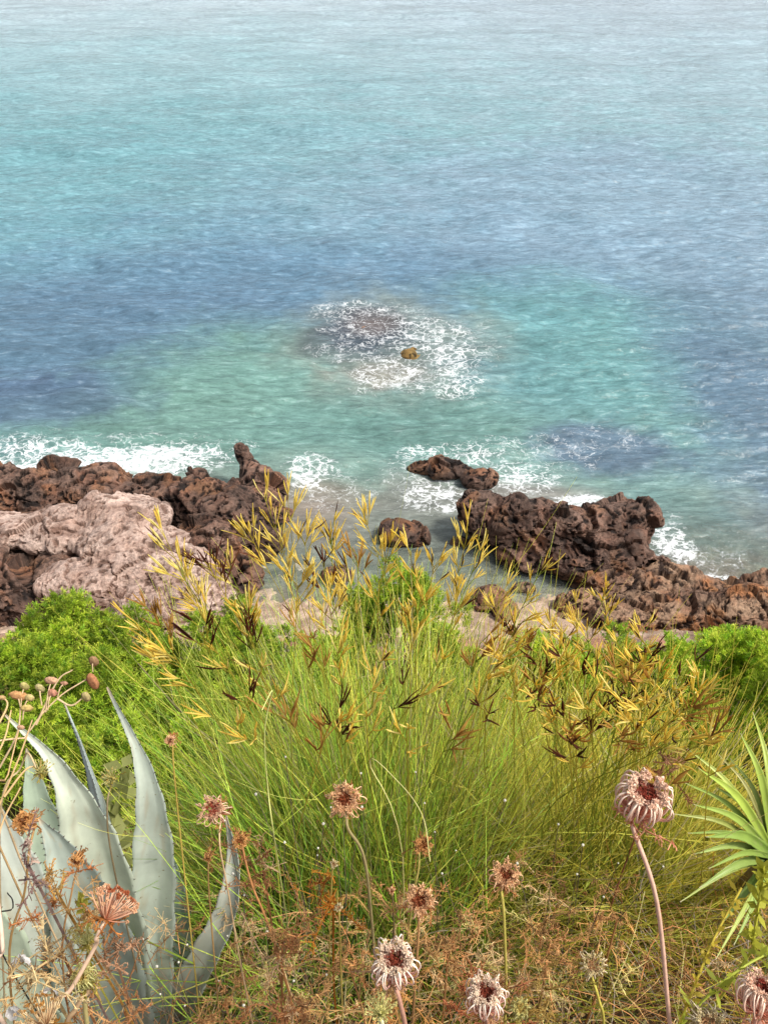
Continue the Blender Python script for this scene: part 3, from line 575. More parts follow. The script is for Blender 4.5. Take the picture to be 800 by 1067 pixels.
right = [(626, 625, 1.75, 'y', 9), (600, 640, 1.7, 'y', 6), (575, 655, 1.65, 'y', 6), (612, 665, 1.6, 'y', 5), (560, 680, 1.5, 'd', 5), (545, 665, 1.6, 'o', 7), (590, 690, 1.5, 'y', 6), (640, 690, 1.5, 'y', 7), (665, 700, 1.5, 'o', 7), (690, 690, 1.6, 'y', 6),
 (650, 725, 1.4, 'd', 7), (700, 720, 1.5, 'y', 6), (730, 735, 1.5, 'o', 7), (560, 715, 1.4, 'o', 6), (620, 745, 1.35, 'd', 5), (745, 760, 1.4, 'y', 6), (535, 705, 1.5, 'y', 4), (690, 760, 1.4, 'y', 6), (580, 740, 1.3, 'y', 5), (715, 700, 1.6, 'd', 4), (670, 655, 1.7, 'y', 4), (600, 780, 1.2, 'y', 3), (505, 740, 1.3, 'd', 3), (655, 770, 1.3, 'o', 5)]
for k in range(40):
    px = rng.uniform(515, 750); py = 650+130*rng.uniform()**1.1+(40 if px > 690 else 0); right.append((px, py, 1.72-.0036*(py-600), 'yyoyyd'[k % 6], int(rng.integers(2, 6))))
for (px, py, r, k, n) in right:
    tip = at(px, py, r); b = B2+np.array([rng.normal()*.09, rng.normal()*.06, 0]); stalk(T2, b, tip, k, n, span=.12, ln=.036, sc=.85)
tussock(735, 930, 1.6, 1000, .42, .6, 'pale straw coloured grass tussock between big pink seed head and sword leaves', lean=(0, .2), pal=L('#d8c87a', '#c6b868', '#aab05c', '#e0d290'), base_r=.14)
tussock(250, 900, 1.35, 1500, .6, .55, 'fine green grass tussock just behind the leaning grey agave leaf', lean=(-.1, .2), base_r=.10, rad=.0009)
tussock(560, 860, 1.9, 1500, .7, .45, 'green grass tussock filling the gap between two golden ones', lean=(0, .2), base_r=.16)
tussock(760, 1040, .95, 500, .38, .6, 'low yellow green grass tussock in bottom right corner', lean=(0, .1), base_r=.1, pal=L('#a8a845', '#8fa040', '#c2b552'))
tussock(255, 1000, .8, 260, .62, .5, 'sparse long green stems crossing in front of the agave leaves', lean=(-.75, .25), base_r=.05, rad=.0011)
tussock(330, 760, 2.4, 900, .6, .5, 'green grass tussock deep behind the middle one', lean=(0, .1), base_r=.2)

def frond(m, p0, d, ln, col, n=26, curl=.3):
    """dried feathery leaf"""
    P = curve([p0, p0+d*ln*.5+rng.normal(size=3)*ln*.1, p0+d*ln+rng.normal(size=3)*ln*curl], 12)
    V, q = tubes(P[None], np.linspace(.0012, .0005, 12)[None], 3); m.add(V, [q], col)
    i = rng.integers(2, 12, n); b = P[i]; dd = norm(rng.normal(size=(n, 3))+d*.8); l = ln*rng.uniform(.1, .3, n)
    Q = b[:, None]+dd[:, None]*l[:, None, None]*np.linspace(0, 1, 4)[None, :, None]+rng.normal(size=(n, 1, 3))*ln*.06*(np.linspace(0, 1, 4)**2)[None, :, None]
    V, q = tubes(Q, np.full((n, 4), .0005), 3); m.add(V, [q], tubecol((np.broadcast_to(col, (n, 3))*rng.uniform(.7, 1.3, (n, 1)))[:, None].repeat(4, 1), 3))
    k = rng.integers(0, 4, n*2); j = rng.integers(0, n, n*2); b = Q[j, k]; dd = norm(rng.normal(size=(n*2, 3))); l = ln*rng.uniform(.04, .1, n*2)
    Q2 = b[:, None]+dd[:, None]*l[:, None, None]*np.linspace(0, 1, 3)[None, :, None]; V, q = tubes(Q2, np.full((n*2, 3), .00045), 3); m.add(V, [q], col)
# ------------------------------------------------------------------ dry undergrowth (uncountable litter and twigs)
def undergrowth():
    m = Mesh(); n = 7500; x = rng.uniform(-.95, .95, n); y = rng.uniform(.25, 2.3, n); x = x*(.55+y*.45)
    b = np.stack([x, y, ground_z(x, y)], -1)
    S = 7; u = np.linspace(0, 1, S)[None, :, None]; az = rng.uniform(0, 2*np.pi, n); tl = rng.uniform(.2, 1.5, n)
    d = np.stack([np.cos(az)*np.sin(tl), np.sin(az)*np.sin(tl), np.cos(tl)], -1); ln = rng.uniform(.06, .33, n)
    P = b[:, None]+d[:, None]*ln[:, None, None]*u+rng.normal(size=(n, 1, 3))*.05*np.sin(u*np.pi)+rng.normal(size=(n, 1, 3))*.02*u**2
    P[..., 2] += rng.uniform(0, .14, (n, 1))
    V, q = tubes(P, (.0009*rng.uniform(.5, 1.8, n))[:, None]*(1-.5*u[..., 0]), 3)
    c = pick(L('#b08050', '#c49660', '#8f7050', '#d0b078', '#a89c8c', '#8a7462', '#d09a64', '#ecd8a4'), n)*rng.uniform(.75, 1.4, (n, 1))
    m.add(V, [q], tubecol(c[:, None].repeat(S, 1), 3))
    for k in range(320):
        px = rng.uniform(215, 640) if k % 4 else rng.uniform(0, 800); py = rng.uniform(870, 1085); y0 = rng.uniform(.55, 1.15); p0 = ond(px, py, y0); g0 = gz(p0[0], p0[1]); p0[2] = min(max(p0[2], g0+.01), g0+.46)
        frond(m, p0, norm(rng.normal(size=3)+[0, -.1, .3]), rng.uniform(.04, .10), pick(L('#d8ac78', '#cc9864', '#e8cc9c', '#d8b070', '#bc9468', '#d8cc8c'), 1)[0]*rng.uniform(.8, 1.25), 22, .4)
    # green-grey fine stems
    n = 2600; x = rng.uniform(-.95, .95, n)*1.2; y = rng.uniform(.4, 2.6, n); b = np.stack([x, y, ground_z(x, y)], -1); az = rng.uniform(0, 2*np.pi, n); tl = rng.uniform(.1, 1.2, n)
    d = np.stack([np.cos(az)*np.sin(tl), np.sin(az)*np.sin(tl), np.cos(tl)], -1); ln = rng.uniform(.1, .4, n)
    P = b[:, None]+d[:, None]*ln[:, None, None]*u+rng.normal(size=(n, 1, 3))*.04*np.sin(u*np.pi)
    V, q = tubes(P, (.0008*rng.uniform(.5, 1.5, n))[:, None]*(1-.5*u[..., 0]), 3)
    c = pick(L('#8fa458', '#aab460', '#7a8e54', '#bcbc78'), n)*rng.uniform(.6, 1.1, (n, 1)); m.add(V, [q], tubecol(c[:, None].repeat(S, 1), 3))
    n = 9000; x = rng.uniform(-1.1, 1.1, n); y = rng.uniform(.25, 2.6, n); x = x*(.5+y*.45); b = np.stack([x, y, ground_z(x, y)+rng.uniform(0, .16, n)**1.3], -1)
    d = norm(rng.normal(size=(n, 3))); s_ = norm(np.cross(d, rng.normal(size=(n, 3)))); l = rng.uniform(.005, .018, (n, 1)); w_ = l*rng.uniform(.12, .35, (n, 1))
    V = np.stack([b, b+d*l*.5+s_*w_, b+d*l, b+d*l*.5-s_*w_], 1).reshape(-1, 3)
    c = pick(L('#d0b078', '#c49660', '#b08050', '#bcbc78', '#a8a858', '#e0cc98', '#a88060', '#d8d090'), n)*rng.uniform(.7, 1.4, (n, 1)); m.add(V, [np.arange(n*4).reshape(-1, 4)], c[:, None].repeat(4, 1).reshape(-1, 3))
    m.out('dry_undergrowth', M_dry, None, kind='stuff')
undergrowth()
def slope_grass():
    m = Mesh(); n = 16000; y = rng.uniform(1.9, 11.8, n); x = rng.uniform(-1, 1, n)*(y*.85+1.2); b = np.stack([x, y, ground_z(x, y)-.02], -1)
    S = 5; u = np.linspace(0, 1, S)[None, :, None]; d = norm(rng.normal(size=(n, 3))*[.5, .5, .1]+[0, -.1, 1]); ln = rng.uniform(.12, .42, n)
    P = b[:, None]+d[:, None]*ln[:, None, None]*u+rng.normal(size=(n, 1, 3))*.1*u**2
    V, q = tubes(P, (.0028*rng.uniform(.5, 1.4, n))[:, None]*(1-.7*u[..., 0]), 3)
    pat = smooth(-.3, .4, fbm(b*.8, 3))[:, None]; c = mixc(pick(L('#9cb048', '#86a844', '#afc050', '#c0c060'), n), pick(L('#c4b068', '#a89058', '#b8b860'), n), pat*.6)*rng.uniform(.6, 1.2, (n, 1))
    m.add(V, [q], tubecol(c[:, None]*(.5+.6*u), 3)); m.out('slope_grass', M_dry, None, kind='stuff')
slope_grass()

# ------------------------------------------------------------------ dried wild-carrot plants
def seed_head(px, py, r, rpx, label, stem_pts, axis=(0, -.35, 1), kind='nest', cols=('#d8a58f', '#f0dcc8', '#6b2a22', '#c98a66'), stemc='#c9937e', stem_r=.0022, rays=34, openness=.75, bracts=True, ground=True):
    """stem_pts: (px,py,r) down to the ground. axis: direction the head faces"""
    c = at(px, py, r); rpx = rpx*(1.18 if kind == 'nest' and rpx > 13 else 1); Rr = rpx/F*r; ax = norm(np.array(axis, float)); cr, ct, cc, cb = L(*cols)
    e1 = norm(np.cross(ax, [0.3, 1, .2])); e2 = np.cross(ax, e1)
    hb = c-ax*Rr*.75                                  # head base = stem top
    pts = [hb, hb-ax*Rr*.8]+[at(*s) for s in stem_pts]
    last = pts[-1]
    if ground:
        pv = last-pts[-2]; dz = max(last[2]-gz(last[0], last[1]), .02); hz = pv[:2]/max(np.linalg.norm(pv), 1e-6)*dz*.45; e = np.array([last[0]+hz[0], last[1]+hz[1], 0]); e[2] = gz(e[0], e[1])-.03
        pts += [last*.5+e*.5, e]
    t = thing('wild_carrot', pts[-1], label, 'dry flower', 'dried wild carrot seed heads')
    P = curve(pts, 40)[None]; V, q = tubes(P, np.linspace(stem_r, stem_r*1.35, 40)[None], 7)
    build('stem', V, [q], M_stem, t, tubecol((lin(stemc)*np.linspace(1, .8, 40)[:, None])[None], 7), True)
    # rays: rise, bow out, curl in
    az = np.arange(rays)*2.39996; k = np.sqrt((np.arange(rays)+.5)/rays); S = 10; u = np.linspace(0, 1, S)
    rho = Rr*k; z = Rr
    if kind == 'nest':
        prof_r = openness*Rr*np.maximum(k, .12)[:, None]*np.interp(u, [0, .15, .35, .6, .8, 1], [.05, .55, .92, 1.0, .88, .62])[None]
        prof_z = np.interp(u, [0, .15, .35, .6, .8, 1], [0, .14, .42, .86, 1.12, 1.2])[None]*(.62+.38*k[:, None])*z*1.05
    else:                                             # open fan
        prof_r = k[:, None]*Rr*u[None]**.75*1.1
        prof_z = (u[None]*(1.15-.45*k[:, None]**2))*z*1.05
    jit = 1+.10*rng.normal(size=(rays, 1)); prof_r = prof_r*jit; prof_z = prof_z*(1+.06*rng.normal(size=(rays, 1)))
    az2 = az[:, None]+rng.normal(size=(rays, 1))*.1+.25*u[None]*rng.normal(size=(rays, 1))
    Q = hb+(np.cos(az2)*prof_r)[..., None]*e1+(np.sin(az2)*prof_r)[..., None]*e2+prof_z[..., None]*ax
    V, q = tubes(Q, np.full((rays, 1), max(Rr*.031, .0005))*np.linspace(1.2, .8, S)[None], 4)
    C = mixc(cr, ct, (u[None, :, None])**.8)*rng.uniform(.85, 1.1, (rays, 1, 1)); m = Mesh(); m.add(V, [q], tubecol(C, 4)); m.out('rays', M_stem, t, True)
    # umbellets: bristly tufts at the ends of the rays
    ends = Q[:, -1]; ns = 26; dd = norm(rng.normal(size=(rays, ns, 3))+ax*.5+(norm(ends-(hb+ax*Rr))*.3)[:, None]); l = Rr*(.10 if kind != 'nest' else .22 if cols in (TAN, ORA) else .13)*rng.uniform(.5, 1.15, (rays, ns, 1))
    Q2 = ends[:, None, None]+dd[:, :, None]*l[:, :, None]*np.linspace(0, 1, 4)[None, None, :, None]; Q2 = Q2.reshape(-1, 4, 3)
    V, q = tubes(Q2, max(Rr*.022, .0004)*np.array([.7, 1, 1.3, .4])[None].repeat(len(Q2), 0), 3)
    inner = (1-smooth(.45, .85, k))[:, None, None]*np.ones((1, ns, 1)); c2 = mixc(ct*.85, cc, inner)*rng.uniform(.7, 1.2, (rays, ns, 1)); tipc = mixc(c2, cb, .4*(1-inner))
    C = np.stack([c2*.8, c2, tipc, tipc*1.1], 2).reshape(-1, 4, 3); m = Mesh(); m.add(V, [q], tubecol(C, 3))
    m.out('seeds', M_seed, t)
    if bracts:
        m = Mesh(); nb = 11
        for i in range(nb):
            a = i*2*np.pi/nb+rng.normal()*.2; d = norm((np.cos(a)*e1+np.sin(a)*e2)*1.0-ax*rng.uniform(0, .5))
            frond(m, hb, d, Rr*rng.uniform(.6, 1.0), cb*rng.uniform(.7, 1.1), 8, .35)
        m.out('bracts', M_dry, t)
    return t
PINK = ('#d8866c', '#ffe8d0', '#8a4032', '#e8ac88'); WHT = ('#cc7a68', '#fff0dc', '#84402f', '#deb488'); TAN = ('#cc9060', '#f4cca0', '#8e4c30', '#d0945c'); ORA = ('#bc8450', '#d8a468', '#9a6038', '#c08c54'); GRN = ('#a5a35a', '#cfc98a', '#b59a52', '#b0a04e'); PAL = ('#b8a070', '#e2d2b0', '#b58a60', '#c0ac58')
seed_head(671, 832, .72, 29, 'largest pink seed head with dark maroon middle on tall bare pinkish stem', [(684, 940, .78), (697, 1064, .86), (703, 1110, .95)], (.05, -.05, 1), cols=PINK, stemc='#e4b8a0', stem_r=.0019, rays=80, openness=.95)
seed_head(360, 834, 1.0, 18, 'round rusty seed head with dark hollow centre on bent stem above grass', [(362, 862, 1.03), (378, 890, 1.08), (386, 945, 1.15)], (-.05, -.5, 1), cols=TAN, stemc='#a89a6a', stem_r=.0017, rays=46, openness=1.0)
seed_head(411, 1004, .82, 25, 'white clawed seed head with maroon centre and tan bracts near bottom centre', [(417, 1046, .86), (424, 1090, .92)], (0, .0, 1), cols=WHT, stemc='#cc9a84', rays=76, openness=.92)
seed_head(506, 1038, .84, 22, 'whitish seed head with maroon base cut by bottom edge right of centre', [(508, 1080, .9)], (0, .1, 1), cols=WHT, stemc='#cc9a84', rays=72, openness=.92)
seed_head(526, 914, .95, 16, 'flat tan seed head on straight yellow green stem right of centre', [(525, 960, .98), (526, 1060, 1.05)], (.05, -.15, 1), cols=TAN, stemc='#b5a852', stem_r=.0016, rays=40, openness=1.0)
seed_head(437, 939, 1.0, 17, 'small tan seed head with bristly rim directly above the white clawed one', [(436, 970, 1.03), (432, 1030, 1.08)], (0, -.3, 1), cols=TAN, stemc='#b58a5a', stem_r=.0015, rays=40, openness=1.0)
seed_head(440, 880, 1.05, 14, 'orange spiky seed head with hanging yellow bracts in mid grass', [(436, 905, 1.07), (428, 950, 1.1)], (.1, -.5, .8), cols=ORA, stemc='#a89a52', stem_r=.0013, rays=26)
seed_head(617, 1006, .95, 15, 'pale cream seed head on thin yellow stem between centre and big pink one', [(623, 1040, .98), (628, 1080, 1.02)], (-.05, -.3, .9), cols=PAL, stemc='#c2b552', stem_r=.0015, rays=34, openness=.95)
seed_head(793, 1036, .8, 25, 'pink striped seed head cut by right edge in the bottom corner', [(800, 1075, .85)], (0, .3, 1), cols=PINK, stemc='#cc9a84', rays=72, openness=.9)
seed_head(736, 1066, .82, 20, 'pale flat seed head cut by bottom edge left of corner one', [(738, 1110, .88)], (0, -.5, .8), cols=PAL, stemc='#b5a070', rays=44, openness=1.0)
seed_head(121, 940, .8, 25, 'orange pink fan shaped seed head in front of agave, seen from below', [(100, 985, .81), (75, 1030, .82), (48, 1075, .84)], (.5, .75, .6), 'fan', cols=('#c97850', '#e8c0a0', '#a05838', '#cc8a4a'), stemc='#ecc8a8', stem_r=.0018, rays=60)
seed_head(88, 972, .86, 17, 'yellow green fan seed head just left of the orange fan', [(92, 1000, .88), (92, 1075, .92)], (-.2, .5, 1), 'fan', cols=GRN, stemc='#b5a870', rays=36)
seed_head(87, 1020, .84, 17, 'straw green seed head lower of the two green ones before agave', [(80, 1050, .86), (70, 1090, .9)], (.0, -.1, 1), 'nest', cols=GRN, stemc='#c9a880', rays=34)
seed_head(42, 1054, .8, 24, 'tan fan seed head in bottom left corner', [(46, 1100, .84)], (-.3, .5, 1), 'fan', cols=('#c08a5a', '#e0cba0', '#a8783e', '#b5843e'), stemc='#c9a880', rays=44)
seed_head(81, 896, 1.0, 10, 'tiny orange seed head in front of shaded agave leaf', [(75, 930, 1.02), (66, 1010, 1.06)], (0, -.9, .5), cols=ORA, stemc='#b58a5a', stem_r=.001, rays=24, openness=1.0)
seed_head(223, 843, 1.05, 16, 'peach seed head in front of the whitish leaf tip', [(229, 880, 1.07), (238, 930, 1.12), (250, 1000, 1.2)], (-.1, -.4, 1), cols=('#d09a80', '#e8c8a8', '#a0503c', '#c98a5a'), stemc='#d8b88c', stem_r=.0010, rays=40, openness=1.0)
seed_head(27, 856, .95, 15, 'brown orange closed seed head above left edge agave leaf', [(31, 885, .97), (26, 930, 1.0), (10, 1010, 1.02)], (0, -.5, .8), cols=ORA, stemc='#b5905a', stem_r=.0012, rays=34, openness=.8)
seed_head(396, 1050, .85, 16, 'smooth yellow green young seed head under the white clawed one', [(400, 1085, .88)], (0, .1, 1), 'fan', cols=('#b0b060', '#e0d898', '#d0c880', '#c0b860'), stemc='#e0dcb0', rays=60, bracts=False)
seed_head(541, 1052, .9, 15, 'mustard coloured ragged seed head beside the bottom whitish one', [(545, 1090, .93)], (.1, -.2, 1), cols=GRN, stemc='#b5a052', rays=30)
seed_head(250, 876, 1.1, 13, 'rusty drooping seed head right of peach one', [(262, 920, 1.12), (285, 980, 1.15)], (.1, -.5, .6), cols=ORA, stemc='#b07a4a', stem_r=.0013, rays=24)
seed_head(178, 771, 1.3, 9, 'faint tan seed head among yellow stems above tallest leaf', [(182, 810, 1.32)], (0, -.8, .6), cols=TAN, stemc='#c2a852', stem_r=.0011, rays=22)
seed_head(114, 808, 1.2, 10, 'greenish flat seed head between two tall agave leaves', [(112, 840, 1.2), (118, 900, 1.25)], (0, -.3, 1), 'fan', cols=GRN, stemc='#8a7a5a', stem_r=.0011, rays=26)
seed_head(44, 799, .95, 10, 'small olive seed head lying against the longest agave leaf', [(30, 785, .97), (22, 800, .99), (0, 860, 1.0)], (.3, .2, 1), 'fan', cols=GRN, stemc='#c9b48a', stem_r=.001, rays=24)
seed_head(353, 945, 1.1, 7, 'tiny yellow seed head left of the white clawed one', [(354, 975, 1.12)], (0, -.6, .8), cols=PAL, stemc='#b5a052', stem_r=.001, rays=20)
seed_head(348, 900, 1.12, 7, 'tiny yellow seed head under the round rusty one', [(345, 930, 1.15)], (0, -.6, .8), cols=PAL, stemc='#b5a052', stem_r=.001, rays=20)
seed_head(408, 928, 1.12, 6, 'tiny brown bud on thin stem left of bristly tan head', [(410, 960, 1.15)], (0, -.6, .8), cols=TAN, stemc='#6a5a3a', stem_r=.001, rays=16)
seed_head(217, 893, 1.2, 7, 'tiny orange seed head below the peach one', [(218, 930, 1.22)], (0, -.9, .5), cols=ORA, stemc='#b5905a', stem_r=.001, rays=18)

# dried ferny sprays
def spray(px, py, r, size, n, label, pal, up=.5):
    c = at(px, py, r); t = thing('dry_fern', (c[0], c[1], gz(c[0], c[1])), label, 'dry leaves', 'dried feathery leaf sprays'); m = Mesh(); pal = L(*pal)
    base = np.array([c[0], c[1]+.02, c[2]-size*.8])
    gb = np.array([base[0], base[1], gz(base[0], base[1])])
    if gb[2] < base[2]:
        V, q = tubes(curve([gb-[0, 0, .02], (gb+base)/2+rng.normal(size=3)*.01, base], 8)[None], np.full((1, 8), .0018), 4); m.add(V, [q], pal[0]*.8)
    for i in range(n):
        d = norm(rng.normal(size=3)+[0, -.2, up]); frond(m, base+rng.normal(size=3)*size*.25, d, size*rng.uniform(.5, 1.2), pal[rng.integers(len(pal))]*rng.uniform(.7, 1.2), 30, .35)
    m.out('leaves', M_dry, t)
OR = ('#b98558', '#c49a68', '#a67850', '#ceb088'); BR = ('#c89864', '#d8ac74', '#b48c5c')
spray(52, 1000, .88, .05, 5, 'orange dried feathery leaves in front of left agave', OR)
spray(45, 930, .92, .045, 5, 'orange and yellow dried leaves climbing beside left edge leaf', ('#c99a50', '#d8b468', '#bd8050'))
spray(112, 1010, .95, .04, 6, 'rust red curled leaf behind the orange fan head', ('#b89070', '#a87e5c'))
spray(270, 905, 1.1, .055, 7, 'rusty dried spray hanging right of grey agave leaf', OR)
spray(290, 980, 1.1, .06, 10, 'brown dried leaf spray at the foot of middle grass', OR)
spray(310, 1050, 1.0, .06, 12, 'orange brown dried leaves at bottom left of centre', OR)
spray(345, 930, 1.12, .05, 8, 'golden brown ragged leaves under the round rusty head', ('#b5752c', '#c9903a', '#a86a30'))
spray(410, 1040, .95, .07, 14, 'tan feathery leaves crowding around the white clawed head', ('#d8a868', '#c89858', '#e0b878'))
spray(470, 990, 1.1, .06, 10, 'brown dried leaves right of the white clawed head', BR)
spray(520, 1060, .95, .06, 12, 'salmon tan dried leaves beneath the bottom whitish head', ('#c9825a', '#b5704a', '#c99a6a'))
spray(580, 980, 1.2, .06, 9, 'brown leaf litter spray left of pale cream head', BR)
spray(570, 1040, 1.1, .05, 8, 'faded straw leaf spray near bottom right of centre', ('#b59a5a', '#a88a4a'))
spray(700, 790, 1.4, .06, 8, 'pinkish tan dry leaves behind the big pink head', ('#b58060', '#c09070', '#a07050'))
spray(650, 960, 1.3, .05, 6, 'brown crinkled leaves left of the pink stem', BR)
spray(25, 1015, .8, .05, 7, 'straw coloured dry leaf tangle over bottom left agave leaf', ('#d8bc88', '#c8a468', '#e0cc9c'))
spray(68, 965, .9, .045, 6, 'pale tan dry leaf spray between orange fan and left edge', ('#d0b080', '#c09860'))
spray(15, 905, .85, .035, 5, 'mauve grey dried flower mass at the left edge', ('#b59a90', '#c9b0a0', '#a08078'))
spray(120, 1062, .95, .04, 6, 'orange leaf scrap at agave foot', OR)
spray(360, 1000, 1.15, .05, 8, 'reddish brown tangled leaves below bent stem', BR)
spray(230, 1045, 1.2, .05, 7, 'dull brown leaf tangle right of agave foot', BR)

# ------------------------------------------------------------------ agave
def leaf_blade(pts, widths, facing, col_in, col_edge, S=40, W=13, cup=.35, thick=.012, teeth=0, twist=0):
    """pts (px,py,r); widths in metres along it; facing = direction the inner face looks"""
    P = curve([p if isinstance(p, np.ndarray) else at(*p) for p in pts], S); u = np.linspace(0, 1, S)
    w = np.interp(u, np.linspace(0, 1, len(widths)), widths); T = norm(np.gradient(P, axis=0))
    f = norm(np.array(facing, float)); sd = norm(np.cross(T, f)); nn = np.cross(sd, T)
    if twist:
        a = u*twist; sd, nn = sd*np.cos(a)[:, None]+nn*np.sin(a)[:, None], nn*np.cos(a)[:, None]-sd*np.sin(a)[:, None]
    s = np.linspace(-1, 1, W); top = []; bot = []
    th = thick*np.clip(w/np.max(w), .15, 1)
    X = P[:, None]+sd[:, None]*(s[None, :, None]*w[:, None, None]/2)+nn[:, None]*((s**2*cup)[None, :, None]*w[:, None, None]/2)
    wv = fbm(np.stack([np.tile(s, S)*1.5, np.repeat(u*9, W), np.full(S*W, P[0, 0]*13)], -1), 3).reshape(S, W); X = X+nn[:, None]*(wv*.05*w[:, None])[..., None]+sd[:, None]*((np.abs(s)**4*np.sign(s))[None]*(.03*np.sin(u*60)*w)[:, None])[..., None]
    Y = X-nn[:, None]*((1-s**2)[None, :, None]*th[:, None, None]+.0008)
    V = np.concatenate([X.reshape(-1, 3), Y.reshape(-1, 3)]); n = S*W
    i = np.arange(S-1)[:, None]*W+np.arange(W-1)[None]; q1 = np.stack([i, i+1, i+W+1, i+W], -1).reshape(-1, 4); q2 = q1[:, ::-1]+n
    e = np.arange(S-1)*W; q3 = np.stack([e, e+W, e+W+n, e+n], -1); e2 = e+W-1; q4 = np.stack([e2+n, e2+W+n, e2+W, e2], -1)
    ci, ce = lin(col_in), lin(col_edge)
    st = fbm(np.stack([np.broadcast_to(s[None]*6, (S, W)).ravel(), np.repeat(u*3, W)+P[0, 0]*9, np.zeros(n)], -1), 3)[:, None]
    C = mixc(ci, ce, smooth(.75, 1.0, np.abs(np.tile(s, S)))[:, None]*.5)*(1+.12*st)
    C = mixc(C, lin('#b9a58a'), smooth(.955, .99, np.repeat(u, W))[:, None])
    S2 = np.tile(s, S); U2 = np.repeat(u, W)
    for off, am in ((.30, -.13), (.36, .08), (.62, -.08)):
        C = C*(1+am*np.exp(-((np.abs(S2)-(off+.55*U2**2))/.06)**2)*smooth(.1, .3, U2)*(1-smooth(.7, .9, U2)))[:, None]
    C = mixc(C, C*[.85, .89, .9], (1-smooth(.0, .5, U2))[:, None])
    bl = smooth(.35, .6, fbm(np.stack([S2*3, U2*11, P[0, 1]*7+0*U2], -1), 4)); C = mixc(C, lin('#a89c80'), (bl*.45)[:, None])
    C = np.concatenate([C, C*.9]); m = Mesh(); m.add(V, [q1, q2, q3, q4], C)
    mt = None
    if teeth:
        mt = Mesh(); ti = np.linspace(.12, .93, teeth)
        for sg in (0, W-1):
            p = np.stack([np.interp(ti, u, X[:, sg, k]) for k in range(3)], -1); o = np.stack([np.interp(ti, u, sd[:, k]) for k in range(3)], -1)*(-1 if sg == 0 else 1)
            tt = np.stack([np.interp(ti, u, T[:, k]) for k in range(3)], -1); L0 = .0030
            A = p+tt*.0014-o*.001; B = p-tt*.0014-o*.001; Cc = p+o*L0+tt*.0012*1; D = p+np.cross(tt, o)*.0015
            VV = np.stack([A, B, Cc, D], 1).reshape(-1, 3); k = np.arange(len(ti))*4
            mt = m; fs = np.concatenate([np.stack([k, k+1, k+2], -1), np.stack([k, k+2, k+3], -1), np.stack([k+1, k+3, k+2], -1)]); mt.add(VV, [fs], lin('#4a4038'))
    return m, mt
agb = at(135, 1150, 1.75); agb[2] = gz(agb[0], agb[1])
AG = thing('agave', agb, 'large pale blue green agave with tall pointed leaves in bottom left', 'agave')
for k, a in enumerate([
    # pts, widths, facing
    ([(140, 1130, 1.72), (122, 1000, 1.55), (98, 880, 1.42), (62, 800, 1.36), (6, 745, 1.34)], [.09, .115, .135, .105, .05, .016, .003], (.1, -.8, .5), '#ccd4c0', '#b4c0ae', 34),
    ([(150, 1120, 1.8), (128, 960, 1.66), (108, 850, 1.58), (90, 790, 1.55), (67, 733, 1.53)], [.08, .085, .075, .05, .025, .009, .003], (-.7, -.6, .3), '#c4d0cc', '#a0b0ac', 40),
    ([(160, 1120, 1.75), (158, 1000, 1.6), (160, 890, 1.5), (150, 800, 1.45), (112, 716, 1.43)], [.075, .078, .08, .074, .045, .015, .003], (.25, -.9, .3), '#b6c0b2', '#9ca99c', 30),
    ([(130, 1130, 1.62), (112, 1040, 1.46), (92, 950, 1.36), (66, 890, 1.32), (41, 853, 1.31)], [.12, .15, .14, .09, .04, .003], (.2, -.8, .55), '#9ca69a', '#87948a', 26),  # darker grey green: this leaf's shade is put into its colour
    ([(100, 1140, 1.62), (62, 1040, 1.42), (30, 950, 1.32), (2, 870, 1.28), (-30, 800, 1.26)], [.10, .12, .11, .085, .04, .003], (.35, -.7, .6), '#b6bcb0', '#9aa698', 26),
    ([(80, 1140, 1.55), (30, 1070, 1.36), (-10, 980, 1.25), (-60, 900, 1.22)], [.10, .11, .09, .003], (.4, -.6, .7), '#b4c0a8', '#98a890', 20),
    ([(160, 1120, 1.78), (188, 1050, 1.66), (214, 1000, 1.6), (238, 950, 1.58), (245, 900, 1.6), (236, 850, 1.64)], [.075, .07, .06, .05, .035, .003], (-.5, -.7, .5), '#a8ac9e', '#c4c6b8', 30),
    ([(165, 1120, 1.9), (180, 1020, 1.8), (182, 940, 1.75), (176, 880, 1.75)], [.08, .09, .07, .003], (0, -.9, .4), '#9cae9e', '#8aa090', 20),
    ([(120, 1100, 1.9), (85, 960, 1.75), (50, 870, 1.7), (28, 780, 1.66)], [.08, .12, .09, .003], (.2, -.8, .4), '#b2c2aa', '#98aa94', 20)]):
    pts, wd, fc, c1, c2, tn = a
    m, mt = leaf_blade(pts, wd, fc, c1, c2, teeth=tn, cup=.45)
    m.out('leaf', M_agave, AG, True)

